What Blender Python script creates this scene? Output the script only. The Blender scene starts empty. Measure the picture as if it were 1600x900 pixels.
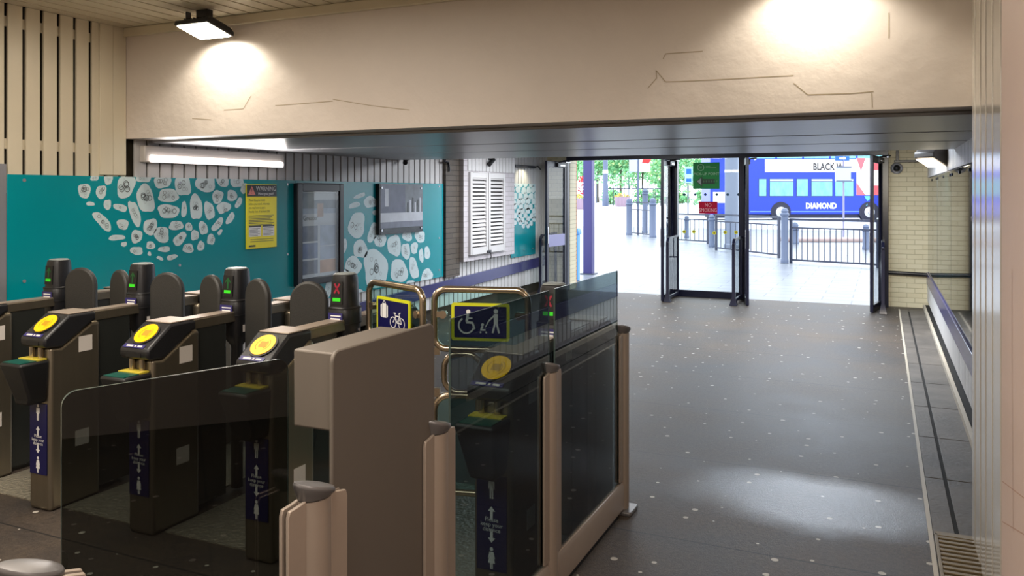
import bpy, bmesh, math, random
from mathutils import Vector, Matrix
random.seed(7)
sc = bpy.context.scene
COL = sc.collection

# ------------------------------------------------------------------ camera
F, U0, V0, H = 1274.0, 800.0, 302.0, 1.70
TH = math.radians(24.47)
cS, sS = math.cos(TH), math.sin(TH)
cam_data = bpy.data.cameras.new('camera')
cam = bpy.data.objects.new('camera', cam_data)
COL.objects.link(cam)
cam.location = (0, 0, H)
cam.rotation_euler = (math.pi / 2, 0, TH)
cam_data.sensor_width = 36.0
cam_data.lens = F / 1600 * 36
cam_data.shift_y = -(450 - V0) / 1600
cam_data.clip_start = 0.05
cam_data.clip_end = 1000
sc.camera = cam

# ------------------------------------------------------------------ world, exposure, lamps
sc.view_settings.view_transform = 'Standard'
sc.view_settings.look = 'None'
sc.view_settings.exposure = 0.35
sc.view_settings.gamma = 1.0
sc.view_settings.use_curve_mapping = False
sc.cycles.use_denoising = True
sc.cycles.max_bounces = 10
sc.cycles.transparent_max_bounces = 16
sc.cycles.caustics_reflective = False
sc.cycles.caustics_refractive = False

world = bpy.data.worlds.new('overcast_sky')
sc.world = world
world.use_nodes = True
bg = world.node_tree.nodes['Background']
bg.inputs[0].default_value = (0.86, 0.93, 1.0, 1)
bg.inputs[1].default_value = 2.9


def lamp(name, kind, loc, energy, color, rot=(0, 0, 0), **kw):
    l = bpy.data.lights.new(name, kind)
    l.energy = energy
    l.color = color
    for k, v in kw.items():
        setattr(l, k, v)
    o = bpy.data.objects.new(name, l)
    COL.objects.link(o)
    o.location = loc
    o.rotation_euler = rot
    return o


WARM = (1.0, 0.90, 0.77)
# ceiling lamps of the hall the camera stands in (out of frame)
lamp('hall_lamp', 'AREA', (-3.6, 2.4, 2.95), 60, WARM, size=1.4)
lamp('hall_lamp', 'AREA', (-1.4, 0.8, 2.95), 70, WARM, size=1.4)
lamp('hall_lamp', 'AREA', (-4.0, -0.8, 2.95), 60, WARM, size=1.4)
lamp('hall_lamp', 'AREA', (1.5, -0.4, 2.95), 60, (1.0, 0.86, 0.76), size=1.2)
# lamps of the door hall beyond the soffit (hidden above its rear edge)
lamp('door_hall_lamp', 'AREA', (-3.7, 10.4, 2.42), 80, (.95, 0.97, 1.0), shape='RECTANGLE', size=1.6, size_y=1.4)
lamp('door_hall_lamp', 'AREA', (-.75, 10.4, 2.42), 130, (.80, 0.89, 1.0), shape='RECTANGLE', size=1.7, size_y=1.5)


# ------------------------------------------------------------------ pixel measures -> metres
def ray(x, y):
    u = (x - U0) / F
    return (-sS + u * cS, cS + u * sS, (V0 - y) / F)


def at_d(x, y, d):
    r = ray(x, y)
    return Vector((r[0] * d, r[1] * d, H + r[2] * d))


def at_z(x, y, z=0.0):
    r = ray(x, y)
    return at_d(x, y, (z - H) / r[2])


def at_Y(x, y, Y):
    return at_d(x, y, Y / ray(x, y)[1])


def at_X(x, y, X):
    return at_d(x, y, X / ray(x, y)[0])


# ------------------------------------------------------------------ materials
def lin(h):
    h = h.lstrip('#')
    out = []
    for i in (0, 2, 4):
        c = int(h[i:i + 2], 16) / 255
        out.append(c / 12.92 if c <= 0.04045 else ((c + 0.055) / 1.055) ** 2.4)
    return (*out, 1)


MATS = {}


def mat(name, col, rough=0.5, metal=0.0, var=0.0, scale=8.0, bump=0.0, bscale=60.0, stretch=None, spec=0.5):
    if name in MATS:
        return MATS[name]
    m = bpy.data.materials.new(name)
    m.use_nodes = True
    nt = m.node_tree
    b = nt.nodes['Principled BSDF']
    c = lin(col)
    b.inputs['Base Color'].default_value = c
    b.inputs['Roughness'].default_value = rough
    b.inputs['Metallic'].default_value = metal
    b.inputs['Specular IOR Level'].default_value = spec
    tc = nt.nodes.new('ShaderNodeTexCoord')
    mp = nt.nodes.new('ShaderNodeMapping')
    nt.links.new(tc.outputs['Object'], mp.inputs[0])
    if stretch:
        mp.inputs['Scale'].default_value = stretch
    if var > 0:
        n = nt.nodes.new('ShaderNodeTexNoise')
        n.inputs['Scale'].default_value = scale
        n.inputs['Detail'].default_value = 6
        nt.links.new(mp.outputs[0], n.inputs['Vector'])
        mx = nt.nodes.new('ShaderNodeMix')
        mx.data_type = 'RGBA'
        mx.inputs[6].default_value = tuple(v * (1 - var) for v in c[:3]) + (1,)
        mx.inputs[7].default_value = tuple(min(1, v * (1 + var)) for v in c[:3]) + (1,)
        nt.links.new(n.outputs[0], mx.inputs[0])
        nt.links.new(mx.outputs[2], b.inputs['Base Color'])
    if bump > 0:
        n2 = nt.nodes.new('ShaderNodeTexNoise')
        n2.inputs['Scale'].default_value = bscale
        n2.inputs['Detail'].default_value = 5
        nt.links.new(mp.outputs[0], n2.inputs['Vector'])
        bp = nt.nodes.new('ShaderNodeBump')
        bp.inputs['Strength'].default_value = bump
        bp.inputs['Distance'].default_value = 0.02
        nt.links.new(n2.outputs[0], bp.inputs['Height'])
        nt.links.new(bp.outputs[0], b.inputs['Normal'])
    MATS[name] = m
    return m


def emit(name, col, strength):
    m = bpy.data.materials.new(name)
    m.use_nodes = True
    b = m.node_tree.nodes['Principled BSDF']
    b.inputs['Base Color'].default_value = lin(col)
    b.inputs['Emission Color'].default_value = lin(col)
    b.inputs['Emission Strength'].default_value = strength
    MATS[name] = m
    return m


def glass(name, tint, rough=0.0, ior=1.5):
    m = bpy.data.materials.new(name)
    m.use_nodes = True
    nt = m.node_tree
    nt.nodes.remove(nt.nodes['Principled BSDF'])
    out = nt.nodes['Material Output']
    tr = nt.nodes.new('ShaderNodeBsdfTransparent')
    tr.inputs[0].default_value = (*tint, 1)
    gl = nt.nodes.new('ShaderNodeBsdfGlossy')
    gl.inputs['Roughness'].default_value = rough
    fr = nt.nodes.new('ShaderNodeFresnel')
    fr.inputs['IOR'].default_value = ior
    mx = nt.nodes.new('ShaderNodeMixShader')
    ge = nt.nodes.new('ShaderNodeNewGeometry')
    inv = nt.nodes.new('ShaderNodeMath')
    inv.operation = 'SUBTRACT'
    inv.inputs[0].default_value = 1.0
    nt.links.new(ge.outputs['Backfacing'], inv.inputs[1])
    ml = nt.nodes.new('ShaderNodeMath')
    ml.operation = 'MULTIPLY'
    nt.links.new(fr.outputs[0], ml.inputs[0])
    nt.links.new(inv.outputs[0], ml.inputs[1])
    nt.links.new(ml.outputs[0], mx.inputs[0])
    nt.links.new(tr.outputs[0], mx.inputs[1])
    nt.links.new(gl.outputs[0], mx.inputs[2])
    nt.links.new(mx.outputs[0], out.inputs[0])
    MATS[name] = m
    return m


def vinyl(name, col):
    """thin printed vinyl stuck on glass: daylight shows through it"""
    m = bpy.data.materials.new(name)
    m.use_nodes = True
    nt = m.node_tree
    nt.nodes.remove(nt.nodes['Principled BSDF'])
    d = nt.nodes.new('ShaderNodeBsdfDiffuse')
    t = nt.nodes.new('ShaderNodeBsdfTranslucent')
    x = nt.nodes.new('ShaderNodeMixShader')
    x.inputs[0].default_value = .5
    for q in (d, t):
        q.inputs[0].default_value = lin(col)
    nt.links.new(d.outputs[0], x.inputs[1])
    nt.links.new(t.outputs[0], x.inputs[2])
    nt.links.new(x.outputs[0], nt.nodes['Material Output'].inputs[0])
    return m


def brick_mat(name, c1, c2, mortar, axes='xz', scale=1.0, bw=0.215, bh=0.072, rough=0.55, msize=0.006):
    m = bpy.data.materials.new(name)
    m.use_nodes = True
    nt = m.node_tree
    b = nt.nodes['Principled BSDF']
    b.inputs['Roughness'].default_value = rough
    tc = nt.nodes.new('ShaderNodeTexCoord')
    sp = nt.nodes.new('ShaderNodeSeparateXYZ')
    cb = nt.nodes.new('ShaderNodeCombineXYZ')
    nt.links.new(tc.outputs['Object'], sp.inputs[0])
    idx = {'x': 0, 'y': 1, 'z': 2}
    nt.links.new(sp.outputs[idx[axes[0]]], cb.inputs[0])
    nt.links.new(sp.outputs[idx[axes[1]]], cb.inputs[1])
    br = nt.nodes.new('ShaderNodeTexBrick')
    br.inputs['Scale'].default_value = scale
    br.inputs['Brick Width'].default_value = bw
    br.inputs['Row Height'].default_value = bh
    br.inputs['Mortar Size'].default_value = msize
    br.inputs['Mortar Smooth'].default_value = 0.3
    br.inputs['Color1'].default_value = lin(c1)
    br.inputs['Color2'].default_value = lin(c2)
    br.inputs['Mortar'].default_value = lin(mortar)
    nt.links.new(cb.outputs[0], br.inputs['Vector'])
    nt.links.new(br.outputs['Color'], b.inputs['Base Color'])
    bp = nt.nodes.new('ShaderNodeBump')
    bp.invert = True
    bp.inputs['Strength'].default_value = 0.5
    bp.inputs['Distance'].default_value = 0.008
    nt.links.new(br.outputs['Fac'], bp.inputs['Height'])
    nt.links.new(bp.outputs[0], b.inputs['Normal'])
    MATS[name] = m
    return m


def floor_mat():
    m = bpy.data.materials.new('asphalt_floor')
    m.use_nodes = True
    nt = m.node_tree
    N, L = nt.nodes, nt.links
    b = N['Principled BSDF']
    tc = N.new('ShaderNodeTexCoord')
    n1 = N.new('ShaderNodeTexNoise')
    n1.inputs['Scale'].default_value = .9
    n1.inputs['Detail'].default_value = 9
    n1.inputs['Roughness'].default_value = .65
    L.new(tc.outputs['Object'], n1.inputs['Vector'])
    r1 = N.new('ShaderNodeValToRGB')
    r1.color_ramp.elements[0].position = 0.3
    r1.color_ramp.elements[0].color = lin('#312f31')
    r1.color_ramp.elements[1].position = 0.7
    r1.color_ramp.elements[1].color = lin('#5c4e40')
    L.new(n1.outputs[0], r1.inputs[0])
    n2 = N.new('ShaderNodeTexNoise')
    n2.inputs['Scale'].default_value = 130
    n2.inputs['Detail'].default_value = 3
    L.new(tc.outputs['Object'], n2.inputs['Vector'])
    r2 = N.new('ShaderNodeValToRGB')
    r2.color_ramp.elements[0].position = 0.38
    r2.color_ramp.elements[0].color = (0.45, 0.45, 0.45, 1)
    r2.color_ramp.elements[1].position = 0.64
    r2.color_ramp.elements[1].color = (1.35, 1.35, 1.35, 1)
    n3 = N.new('ShaderNodeTexNoise')
    n3.inputs['Scale'].default_value = 38
    n3.inputs['Detail'].default_value = 6
    n3.inputs['Roughness'].default_value = .8
    L.new(tc.outputs['Object'], n3.inputs['Vector'])
    av = N.new('ShaderNodeMix')
    av.inputs[0].default_value = .6
    L.new(n2.outputs[0], av.inputs[2])
    L.new(n3.outputs[0], av.inputs[3])
    L.new(av.outputs[0], r2.inputs[0])
    mul = N.new('ShaderNodeMix')
    mul.data_type = 'RGBA'
    mul.blend_type = 'MULTIPLY'
    mul.inputs[0].default_value = 1.0
    L.new(r1.outputs[0], mul.inputs[6])
    L.new(r2.outputs[0], mul.inputs[7])
    # trodden chewing gum
    vo = N.new('ShaderNodeTexVoronoi')
    vo.voronoi_dimensions = '2D'
    vo.inputs['Scale'].default_value = 4.4
    L.new(tc.outputs['Object'], vo.inputs['Vector'])
    sepc = N.new('ShaderNodeSeparateColor')
    L.new(vo.outputs['Color'], sepc.inputs[0])
    rad = N.new('ShaderNodeMath')
    rad.operation = 'MULTIPLY_ADD'
    rad.inputs[1].default_value = 0.10
    rad.inputs[2].default_value = -0.024
    L.new(sepc.outputs[0], rad.inputs[0])
    lt = N.new('ShaderNodeMath')
    lt.operation = 'LESS_THAN'
    L.new(vo.outputs['Distance'], lt.inputs[0])
    L.new(rad.outputs[0], lt.inputs[1])
    gm = N.new('ShaderNodeMix')
    gm.data_type = 'RGBA'
    gm.inputs[7].default_value = lin('#b9b3aa')
    L.new(lt.outputs[0], gm.inputs[0])
    L.new(mul.outputs[2], gm.inputs[6])
    # sawn joints across the passage
    sp = N.new('ShaderNodeSeparateXYZ')
    L.new(tc.outputs['Object'], sp.inputs[0])
    ad = N.new('ShaderNodeMath')
    ad.operation = 'ADD'
    ad.inputs[1].default_value = 10 - 0.23
    L.new(sp.outputs[1], ad.inputs[0])
    mo = N.new('ShaderNodeMath')
    mo.operation = 'MODULO'
    mo.inputs[1].default_value = 1.25
    L.new(ad.outputs[0], mo.inputs[0])
    l2 = N.new('ShaderNodeMath')
    l2.operation = 'LESS_THAN'
    l2.inputs[1].default_value = 0.011
    L.new(mo.outputs[0], l2.inputs[0])
    jm = N.new('ShaderNodeMix')
    jm.data_type = 'RGBA'
    jm.inputs[7].default_value = lin('#211f1e')
    L.new(l2.outputs[0], jm.inputs[0])
    L.new(gm.outputs[2], jm.inputs[6])
    L.new(jm.outputs[2], b.inputs['Base Color'])
    b.inputs['Roughness'].default_value = 0.5
    rr = N.new('ShaderNodeMapRange')
    rr.inputs[3].default_value = 0.45
    rr.inputs[4].default_value = 0.68
    L.new(n1.outputs[0], rr.inputs[0])
    # a damp patch on the walkway below the beam
    sub = N.new('ShaderNodeVectorMath')
    sub.operation = 'SUBTRACT'
    sub.inputs[1].default_value = (-.32, 4.78, 0)
    L.new(tc.outputs['Object'], sub.inputs[0])
    scl = N.new('ShaderNodeVectorMath')
    scl.operation = 'MULTIPLY'
    scl.inputs[1].default_value = (1.35, 2.1, 0)
    L.new(sub.outputs[0], scl.inputs[0])
    ln = N.new('ShaderNodeVectorMath')
    ln.operation = 'LENGTH'
    L.new(scl.outputs[0], ln.inputs[0])
    na = N.new('ShaderNodeMath')
    na.operation = 'MULTIPLY_ADD'
    na.inputs[1].default_value = .8
    L.new(n1.outputs[0], na.inputs[0])
    L.new(ln.outputs['Value'], na.inputs[2])
    wet = N.new('ShaderNodeMapRange')
    wet.inputs[1].default_value = 1.0
    wet.inputs[2].default_value = 1.5
    wet.inputs[3].default_value = 1.0
    wet.inputs[4].default_value = 0.0
    L.new(na.outputs[0], wet.inputs[0])
    rm = N.new('ShaderNodeMix')
    rm.inputs[3].default_value = 0.31
    L.new(wet.outputs[0], rm.inputs[0])
    L.new(rr.outputs[0], rm.inputs[2])
    L.new(rm.outputs[0], b.inputs['Roughness'])
    bp = N.new('ShaderNodeBump')
    bp.inputs['Strength'].default_value = 0.6
    bp.inputs['Distance'].default_value = 0.005
    L.new(av.outputs[0], bp.inputs['Height'])
    L.new(bp.outputs[0], b.inputs['Normal'])
    return m


M_FLOOR = floor_mat()
M_CREAM = mat('cream_plaster', '#d8cdc4', 0.55, var=0.06, scale=3, bump=0.35, bscale=9)
M_SLAT = mat('cream_boards', '#d6ccb6', 0.35, var=0.07, scale=5, stretch=(1, 1, 0.15))
M_SLATW = mat('white_boards', '#d2d0d0', 0.4, var=0.06, scale=5, stretch=(1, 1, 0.15))
M_DARK = mat('dark_void', '#15120f', 0.9)
M_BACKSHADE = mat('brown_backing_shade', '#2b2418', 0.9, var=0.5, scale=14)  # dark brown backing, also paints the shade of the recess below the boards
M_SOFFIT = mat('grey_soffit_paint', '#9b9ca2', 0.32, var=0.08, scale=2.5, stretch=(0.4, 3, 1), bump=0.08, bscale=14)
M_TEAL = mat('teal_laminate', '#00909c', 0.2, var=0.03, scale=2)
M_CELL = mat('white_print', '#cfe0e4', 0.35, var=0.05, scale=40)
M_INK = mat('black_ink', '#27272b', 0.4)
M_INKG = mat('grey_ink', '#8f9ba0', 0.4)
M_PINK = mat('pink_plaster', '#cbb3a7', 0.6, var=0.04, scale=3, bump=0.12, bscale=10)
M_JAMB = mat('gloss_cream_boards', '#c9c2b8', 0.16, var=0.05, scale=4, stretch=(1, 1, 0.2))
M_BRICK = brick_mat('cream_brick', '#ded4b6', '#d6cbab', '#b5aa8b', 'xz', msize=.004)
M_BRICKW = brick_mat('white_brick', '#cfc9cf', '#c7c1c6', '#a9a3a6', 'yz', msize=0.004)
M_BRICKD = brick_mat('brown_brick', '#5b5148', '#50473f', '#37312b', 'yz')
M_BRICKX = brick_mat('yellow_brick', '#c79f7d', '#b98c6c', '#6d5c50', 'xz')
M_PANEL = mat('gloss_wall_panel', '#07262e', 0.035, var=0.05, scale=3, spec=0.7)
M_BAND = mat('navy_band', '#38386c', 0.22, var=0.1, scale=6)
M_LEDGE = mat('lilac_ledge', '#a29aa8', 0.3, var=0.15, scale=9)
M_BLACKP = mat('black_paint', '#14141c', 0.35)
M_BLACK = mat('black_plastic', '#1d1d20', 0.38, bump=0.08, bscale=220)
M_BLACK2 = mat('matt_black_plastic', '#101012', 0.5)
M_PADDLE = mat('charcoal_rubber', '#2e2d2b', 0.55, bump=0.1, bscale=180)
M_STEEL = mat('brushed_steel', '#8a8171', 0.34, 0.85, var=0.1, scale=30, stretch=(1, 1, 0.05))
M_STEELP = mat('painted_silver', '#a8998c', 0.42, 0.35, var=0.04, scale=20)
M_GREYM = mat('grey_sheet_metal', '#6a625a', 0.5, 0.2, var=0.03, scale=8)
M_CHROME = mat('warm_polished_tube', '#b5a58f', 0.2, 0.9)
M_CAP = mat('grey_cap', '#6f6c6c', 0.35, 0.3)
M_YELLOW = mat('yellow_reader', '#ffc400', 0.35)
M_YELSIGN = mat('yellow_sign', '#f3e400', 0.4)
M_YELLINE = mat('acid_yellow_border', '#d8dc28', 0.4)
M_NAVY = mat('navy_sticker', '#12124a', 0.35)
M_PURPLE = mat('purple_label', '#302c6a', 0.4)
M_WHITE = mat('white_ink', '#ececec', 0.5)
M_STICK = mat('off_white_sticker', '#d6cfc8', 0.5)
M_GREENT = mat('green_tray', '#084c42', 0.3)
M_RED = mat('red_ink', '#c81e2d', 0.5)
M_TREAD = mat('tread_plate', '#a39c8c', 0.4, 0.5, var=0.15, scale=20, bump=0.9, bscale=45)
M_SMOKE = glass('smoked_glass', (0.41, 0.47, 0.48))
M_SMOKEB = glass('dark_smoked_glass', (0.34, 0.36, 0.35))
M_CLEAR = glass('clear_glass', (0.96, 0.98, 0.98))
M_EDGE = mat('polished_glass_edge', '#3d4a47', .12)
M_GREENG = glass('greenish_glass', (0.72, 0.88, 0.84))
M_LED = emit('led_lens', '#fff3d8', 14)
M_LEDW = emit('led_tube', '#fff4f0', 2.2)
M_WEDGE = emit('wedge_lens', '#fff2da', 2.5)
M_SCRG = emit('screen_green', '#30c01c', .35)
M_SCRGD = emit('screen_dim_green', '#0c4a20', 0.1)
M_SCRR = emit('screen_red', '#901830', 0.15)
M_FRAME = mat('black_door_frame', '#15162a', 0.3)
M_LILAC = mat('lilac_metal', '#8d8ab0', 0.3, 0.3)
M_SILV = mat('silver_metal', '#c9c9cf', 0.25, 0.7)
M_STONE = mat('gutter_stone', '#605a54', 0.6, var=0.8, scale=3, bump=0.2, bscale=40)
M_STRIP = mat('pale_edging', '#bdb3a3', 0.5, var=0.1)
M_RUST = mat('grate_iron', '#7d6c50', 0.5, 0.3, var=0.2, scale=30)


# ------------------------------------------------------------------ mesh builder
class MB:
    def __init__(self):
        self.v, self.f, self.m = [], [], []

    def add(self, verts, faces, mi=0, M=None):
        o = len(self.v)
        for p in verts:
            p = Vector(p)
            self.v.append(M @ p if M else p)
        for fc in faces:
            self.f.append([i + o for i in fc])
            self.m.append(mi)
        return self

    def box(self, x0, x1, y0, y1, z0, z1, mi=0, M=None):
        vs = [(x0, y0, z0), (x1, y0, z0), (x1, y1, z0), (x0, y1, z0), (x0, y0, z1), (x1, y0, z1), (x1, y1, z1), (x0, y1, z1)]
        return self.add(vs, [(0, 3, 2, 1), (4, 5, 6, 7), (0, 1, 5, 4), (1, 2, 6, 5), (2, 3, 7, 6), (3, 0, 4, 7)], mi, M)

    def prism(self, poly, axis, a, b, mi=0, M=None):
        n = len(poly)

        def P(p, t):
            return {'x': (t, p[0], p[1]), 'y': (p[0], t, p[1]), 'z': (p[0], p[1], t)}[axis]
        vs = [P(p, a) for p in poly] + [P(p, b) for p in poly]
        fs = [list(range(n))[::-1], list(range(n, 2 * n))]
        fs += [(i, (i + 1) % n, n + (i + 1) % n, n + i) for i in range(n)]
        return self.add(vs, fs, mi, M)

    def flat(self, pts, mi=0, M=None):
        return self.add(pts, [list(range(len(pts)))], mi, M)

    def loft(self, rings, mi=0, M=None, cap=True):
        n = len(rings[0])
        vs = [p for r in rings for p in r]
        fs = []
        for k in range(len(rings) - 1):
            for i in range(n):
                j = (i + 1) % n
                fs.append((k * n + i, k * n + j, (k + 1) * n + j, (k + 1) * n + i))
        if cap:
            fs.append(list(range(n))[::-1])
            fs.append([(len(rings) - 1) * n + i for i in range(n)])
        return self.add(vs, fs, mi, M)

    def cyl(self, p0, p1, r, r2=None, n=16, mi=0, M=None):
        p0, p1 = Vector(p0), Vector(p1)
        r2 = r if r2 is None else r2
        d = (p1 - p0).normalized()
        a = d.orthogonal().normalized()
        b = d.cross(a)
        R = lambda p, q: [p + (a * math.cos(2 * math.pi * i / n) + b * math.sin(2 * math.pi * i / n)) * q for i in range(n)]
        return self.loft([R(p0, r), R(p1, r2)], mi, M)

    def lathe(self, prof, c=(0, 0, 0), n=20, sx=1, sy=1, mi=0, M=None):
        rings = []
        for r, z in prof:
            rings.append([(c[0] + sx * r * math.cos(2 * math.pi * i / n), c[1] + sy * r * math.sin(2 * math.pi * i / n), c[2] + z) for i in range(n)])
        return self.loft(rings, mi, M)

    def tube(self, path, r, n=10, closed=False, mi=0, M=None):
        path = [Vector(p) for p in path]
        N = len(path)
        rings = []
        prev = None
        for i in range(N):
            if closed:
                t = (path[(i + 1) % N] - path[i - 1]).normalized()
            else:
                t = (path[min(i + 1, N - 1)] - path[max(i - 1, 0)]).normalized()
            a = prev - t * prev.dot(t) if prev else t.orthogonal()
            a.normalize()
            prev = a
            b = t.cross(a)
            rings.append([path[i] + (a * math.cos(2 * math.pi * k / n) + b * math.sin(2 * math.pi * k / n)) * r for k in range(n)])
        if closed:
            rings.append(rings[0])
        return self.loft(rings, mi, M, cap=not closed)

    def text(self, s, size, M, mi=0, bold=0.0, align='CENTER', sx=1.0):
        cu = bpy.data.curves.new('lettering', 'FONT')
        cu.body = s
        cu.size = size
        cu.align_x = align
        cu.align_y = 'CENTER'
        cu.resolution_u = 2
        cu.offset = bold
        ob = bpy.data.objects.new('lettering', cu)
        me = ob.to_mesh()
        S = Matrix.Diagonal((sx, 1, 1, 1))
        self.add([v.co.copy() for v in me.vertices], [list(p.vertices) for p in me.polygons], mi, M @ S)
        ob.to_mesh_clear()
        bpy.data.objects.remove(ob)
        bpy.data.curves.remove(cu)
        return self

    def build(self, name, mats, parent=None, bevel=0.0, smooth=True, seg=2, kind=None, label=None, merge=True, cat=None, group=None):
        me = bpy.data.meshes.new(name)
        me.from_pydata([tuple(p) for p in self.v], [], self.f)
        if not isinstance(mats, (list, tuple)):
            mats = [mats]
        for m in mats:
            me.materials.append(m)
        for p, mi in zip(me.polygons, self.m):
            p.material_index = mi
        bm = bmesh.new()
        bm.from_mesh(me)
        if merge:
            bmesh.ops.remove_doubles(bm, verts=bm.verts, dist=1e-6)
        bmesh.ops.recalc_face_normals(bm, faces=bm.faces)
        if smooth:
            for fc in bm.faces:
                fc.smooth = True
            for e in bm.edges:
                if len(e.link_faces) == 2 and e.calc_face_angle(0) > 0.7:
                    e.smooth = False
        bm.to_mesh(me)
        bm.free()
        o = bpy.data.objects.new(name, me)
        COL.objects.link(o)
        if parent:
            o.parent = parent
        if bevel > 0:
            bv = o.modifiers.new('bevel', 'BEVEL')
            bv.width = bevel
            bv.segments = seg
            bv.limit_method = 'ANGLE'
            bv.angle_limit = 0.7
        tag(o, label, cat, group, kind)
        return o


def tag(o, label=None, cat=None, group=None, kind=None):
    if label:
        o['label'] = label
    if cat:
        o['category'] = cat
    if group:
        o['group'] = group
    if kind:
        o['kind'] = kind
    return o


def thing(name, label, cat, loc=(0, 0, 0), rz=0.0, group=None, kind=None):
    o = bpy.data.objects.new(name, None)
    o.empty_display_size = 0.1
    COL.objects.link(o)
    o.location = loc
    o.rotation_euler = (0, 0, rz)
    return tag(o, label, cat, group, kind)


def rrect(cx, cy, w, h, r, n=5):
    pts = []
    for qx, qy, a0 in ((1, 1, 0), (-1, 1, 90), (-1, -1, 180), (1, -1, 270)):
        for k in range(n + 1):
            a = math.radians(a0 + 90 * k / n)
            pts.append((cx + qx * (w / 2 - r) + r * math.cos(a), cy + qy * (h / 2 - r) + r * math.sin(a)))
    return pts


# text / print planes: local x -> direction, local y -> up
def plane_M(origin, xdir, ydir=(0, 0, 1)):
    x = Vector(xdir).normalized()
    y = Vector(ydir).normalized()
    z = x.cross(y)
    M = Matrix((x, y, z)).transposed().to_4x4()
    M.translation = Vector(origin)
    return M


# ================================================================== SETTING
XL, XR, YB, ZC, ZS = -5.45, 0.62, 4.60, 3.0, 2.13
YD = 13.5
# floor (interior asphalt) and pavement outside
MB().box(XL - .3, 3.2, -3.2, YD, -0.1, 0).build('floor', M_FLOOR, kind='structure', label='dark grey asphalt passage floor spotted with trodden gum')

# upper ceiling boards, run in depth direction
mb = MB()
x = XL
while x < 3.2:
    mb.box(x, min(x + .124, 3.2), -3.2, YB, ZC, ZC + .03)
    x += .145
mb.box(XL - .3, 3.2, -3.2, YB, ZC + .03, ZC + .1, 1)
mb.build('ceiling', [M_SLAT, M_DARK], kind='structure', smooth=False, label='cream boarded ceiling above the gates')

# deep beam with soffit behind it
beam = MB().box(XL - .02, XR, YB, 8.57, ZS, ZC + .12).build('beam', M_CREAM, kind='structure', label='deep cream plastered beam across the passage')
mb = MB()
for y0, y1 in ((4.82, 6.05), (6.12, 7.16), (7.22, 8.56)):
    mb.box(XL, XR, y0, y1, ZS - .022, ZS - .002)
mb.build('soffit_board', M_SOFFIT, beam, bevel=.004, label='grey painted boards under the beam')
MB().box(XL, XR, 6.05, 6.12, ZS - .006, ZS - .001).box(XL, XR, 7.16, 7.22, ZS - .006, ZS - .001).build('painted_gap_shade', M_DARK, beam)  # dark strips paint the shade in the gaps between soffit boards
MB().box(XL, XR, YB - .03, YB + .002, ZC - .07, ZC).build('cornice', M_SLAT, beam, bevel=.006)
mb = MB()
for pts in ([(1012, 138), (1026, 122), (1025, 110), (1040, 128), (1070, 127), (1130, 124), (1200, 120), (1240, 118)],
            [(1240, 130), (1262, 148), (1330, 146), (1365, 143)], [(1389, 20), (1389, 60)], [(1362, 145), (1363, 168)],
            [(1036, 92), (1040, 84), (1098, 80)],
            [(520, 155), (580, 165), (640, 172)], [(300, 185), (330, 187)], [(350, 172), (380, 170), (392, 150)], [(430, 165), (520, 158)]):
    pp = [at_Y(x, y, YB - .0015) for x, y in pts]
    for a, b in zip(pp[:-1], pp[1:]):
        n = Vector((-(b - a).z, 0, (b - a).x)).normalized() * .0022
        mb.flat([a - n, b - n, b + n, a + n])
mb.build('crack', mat('beam_crack', '#a8997f', .9), beam, smooth=False)  # cracks in the beam plaster, drawn as thin flat strips

# left wall: backing + upright boards
wl = MB().box(XL - .3, XL - .05, -3.2, YD + .3, 0, ZC + .1).build('wall_left', M_BACKSHADE, kind='structure', label='left wall clad in upright cream boards')
PITCH = .13


def slats(name, X0, X1, ya, yb, z0, z1, m, parent, w=.104, off=0.0, battens=()):
    s = MB()
    k = math.ceil((ya - off) / PITCH)
    while off + k * PITCH < yb:
        a = off + k * PITCH
        s.box(X0, X1, a, min(a + w, yb), z0, z1)
        k += 1
    o = s.build(name, m, parent, bevel=.003, smooth=False)
    return o


OFF = at_X(41, 200, XL).y - 28 * PITCH
slats('board_cladding', XL - .02, XL, -3.2, YB, 1.70, ZC, M_SLAT, wl, off=OFF)
slats('lower_board_cladding', XL - .02, XL, -3.2, 3.6, 0.1, 1.72, M_SLAT, wl, off=OFF)
slats('far_board_cladding', XL - .02, XL, YB, YD, 0.16, ZS + .3, M_SLATW, wl, off=OFF, w=.108)
mb = MB()
for z in (2.04, 2.88):
    mb.box(XL - .035, XL - .021, -3.2, YB, z - .035, z + .035)
mb.box(XL - .035, XL - .021, YB, YD, 0.62, 0.70)
mb.build('batten', M_SLAT, wl, smooth=False)
mb = MB()
for y0 in (4.36, 4.48):
    mb.box(XL - .005, XL + .012, y0, y0 + .118, 1.84, ZC)
mb.build('end_board', M_SLAT, wl, bevel=.004)

# navy band (rises gently with the ramp)
mb = MB()
za, zb = .455, .60
vs = []
for Y, zt in ((6.0, .415), (13.35, .60)):
    vs += [(XL + .001, Y, zt - .165), (XL + .035, Y, zt - .165), (XL + .035, Y, zt), (XL + .001, Y, zt)]
mb.add(vs, [(0, 1, 2, 3), (7, 6, 5, 4), (0, 4, 5, 1), (1, 5, 6, 2), (2, 6, 7, 3), (3, 7, 4, 0)])
mb.build('trim_1', M_BAND, bevel=.004, kind='structure', label='navy rubbing band low along the left wall')

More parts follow.
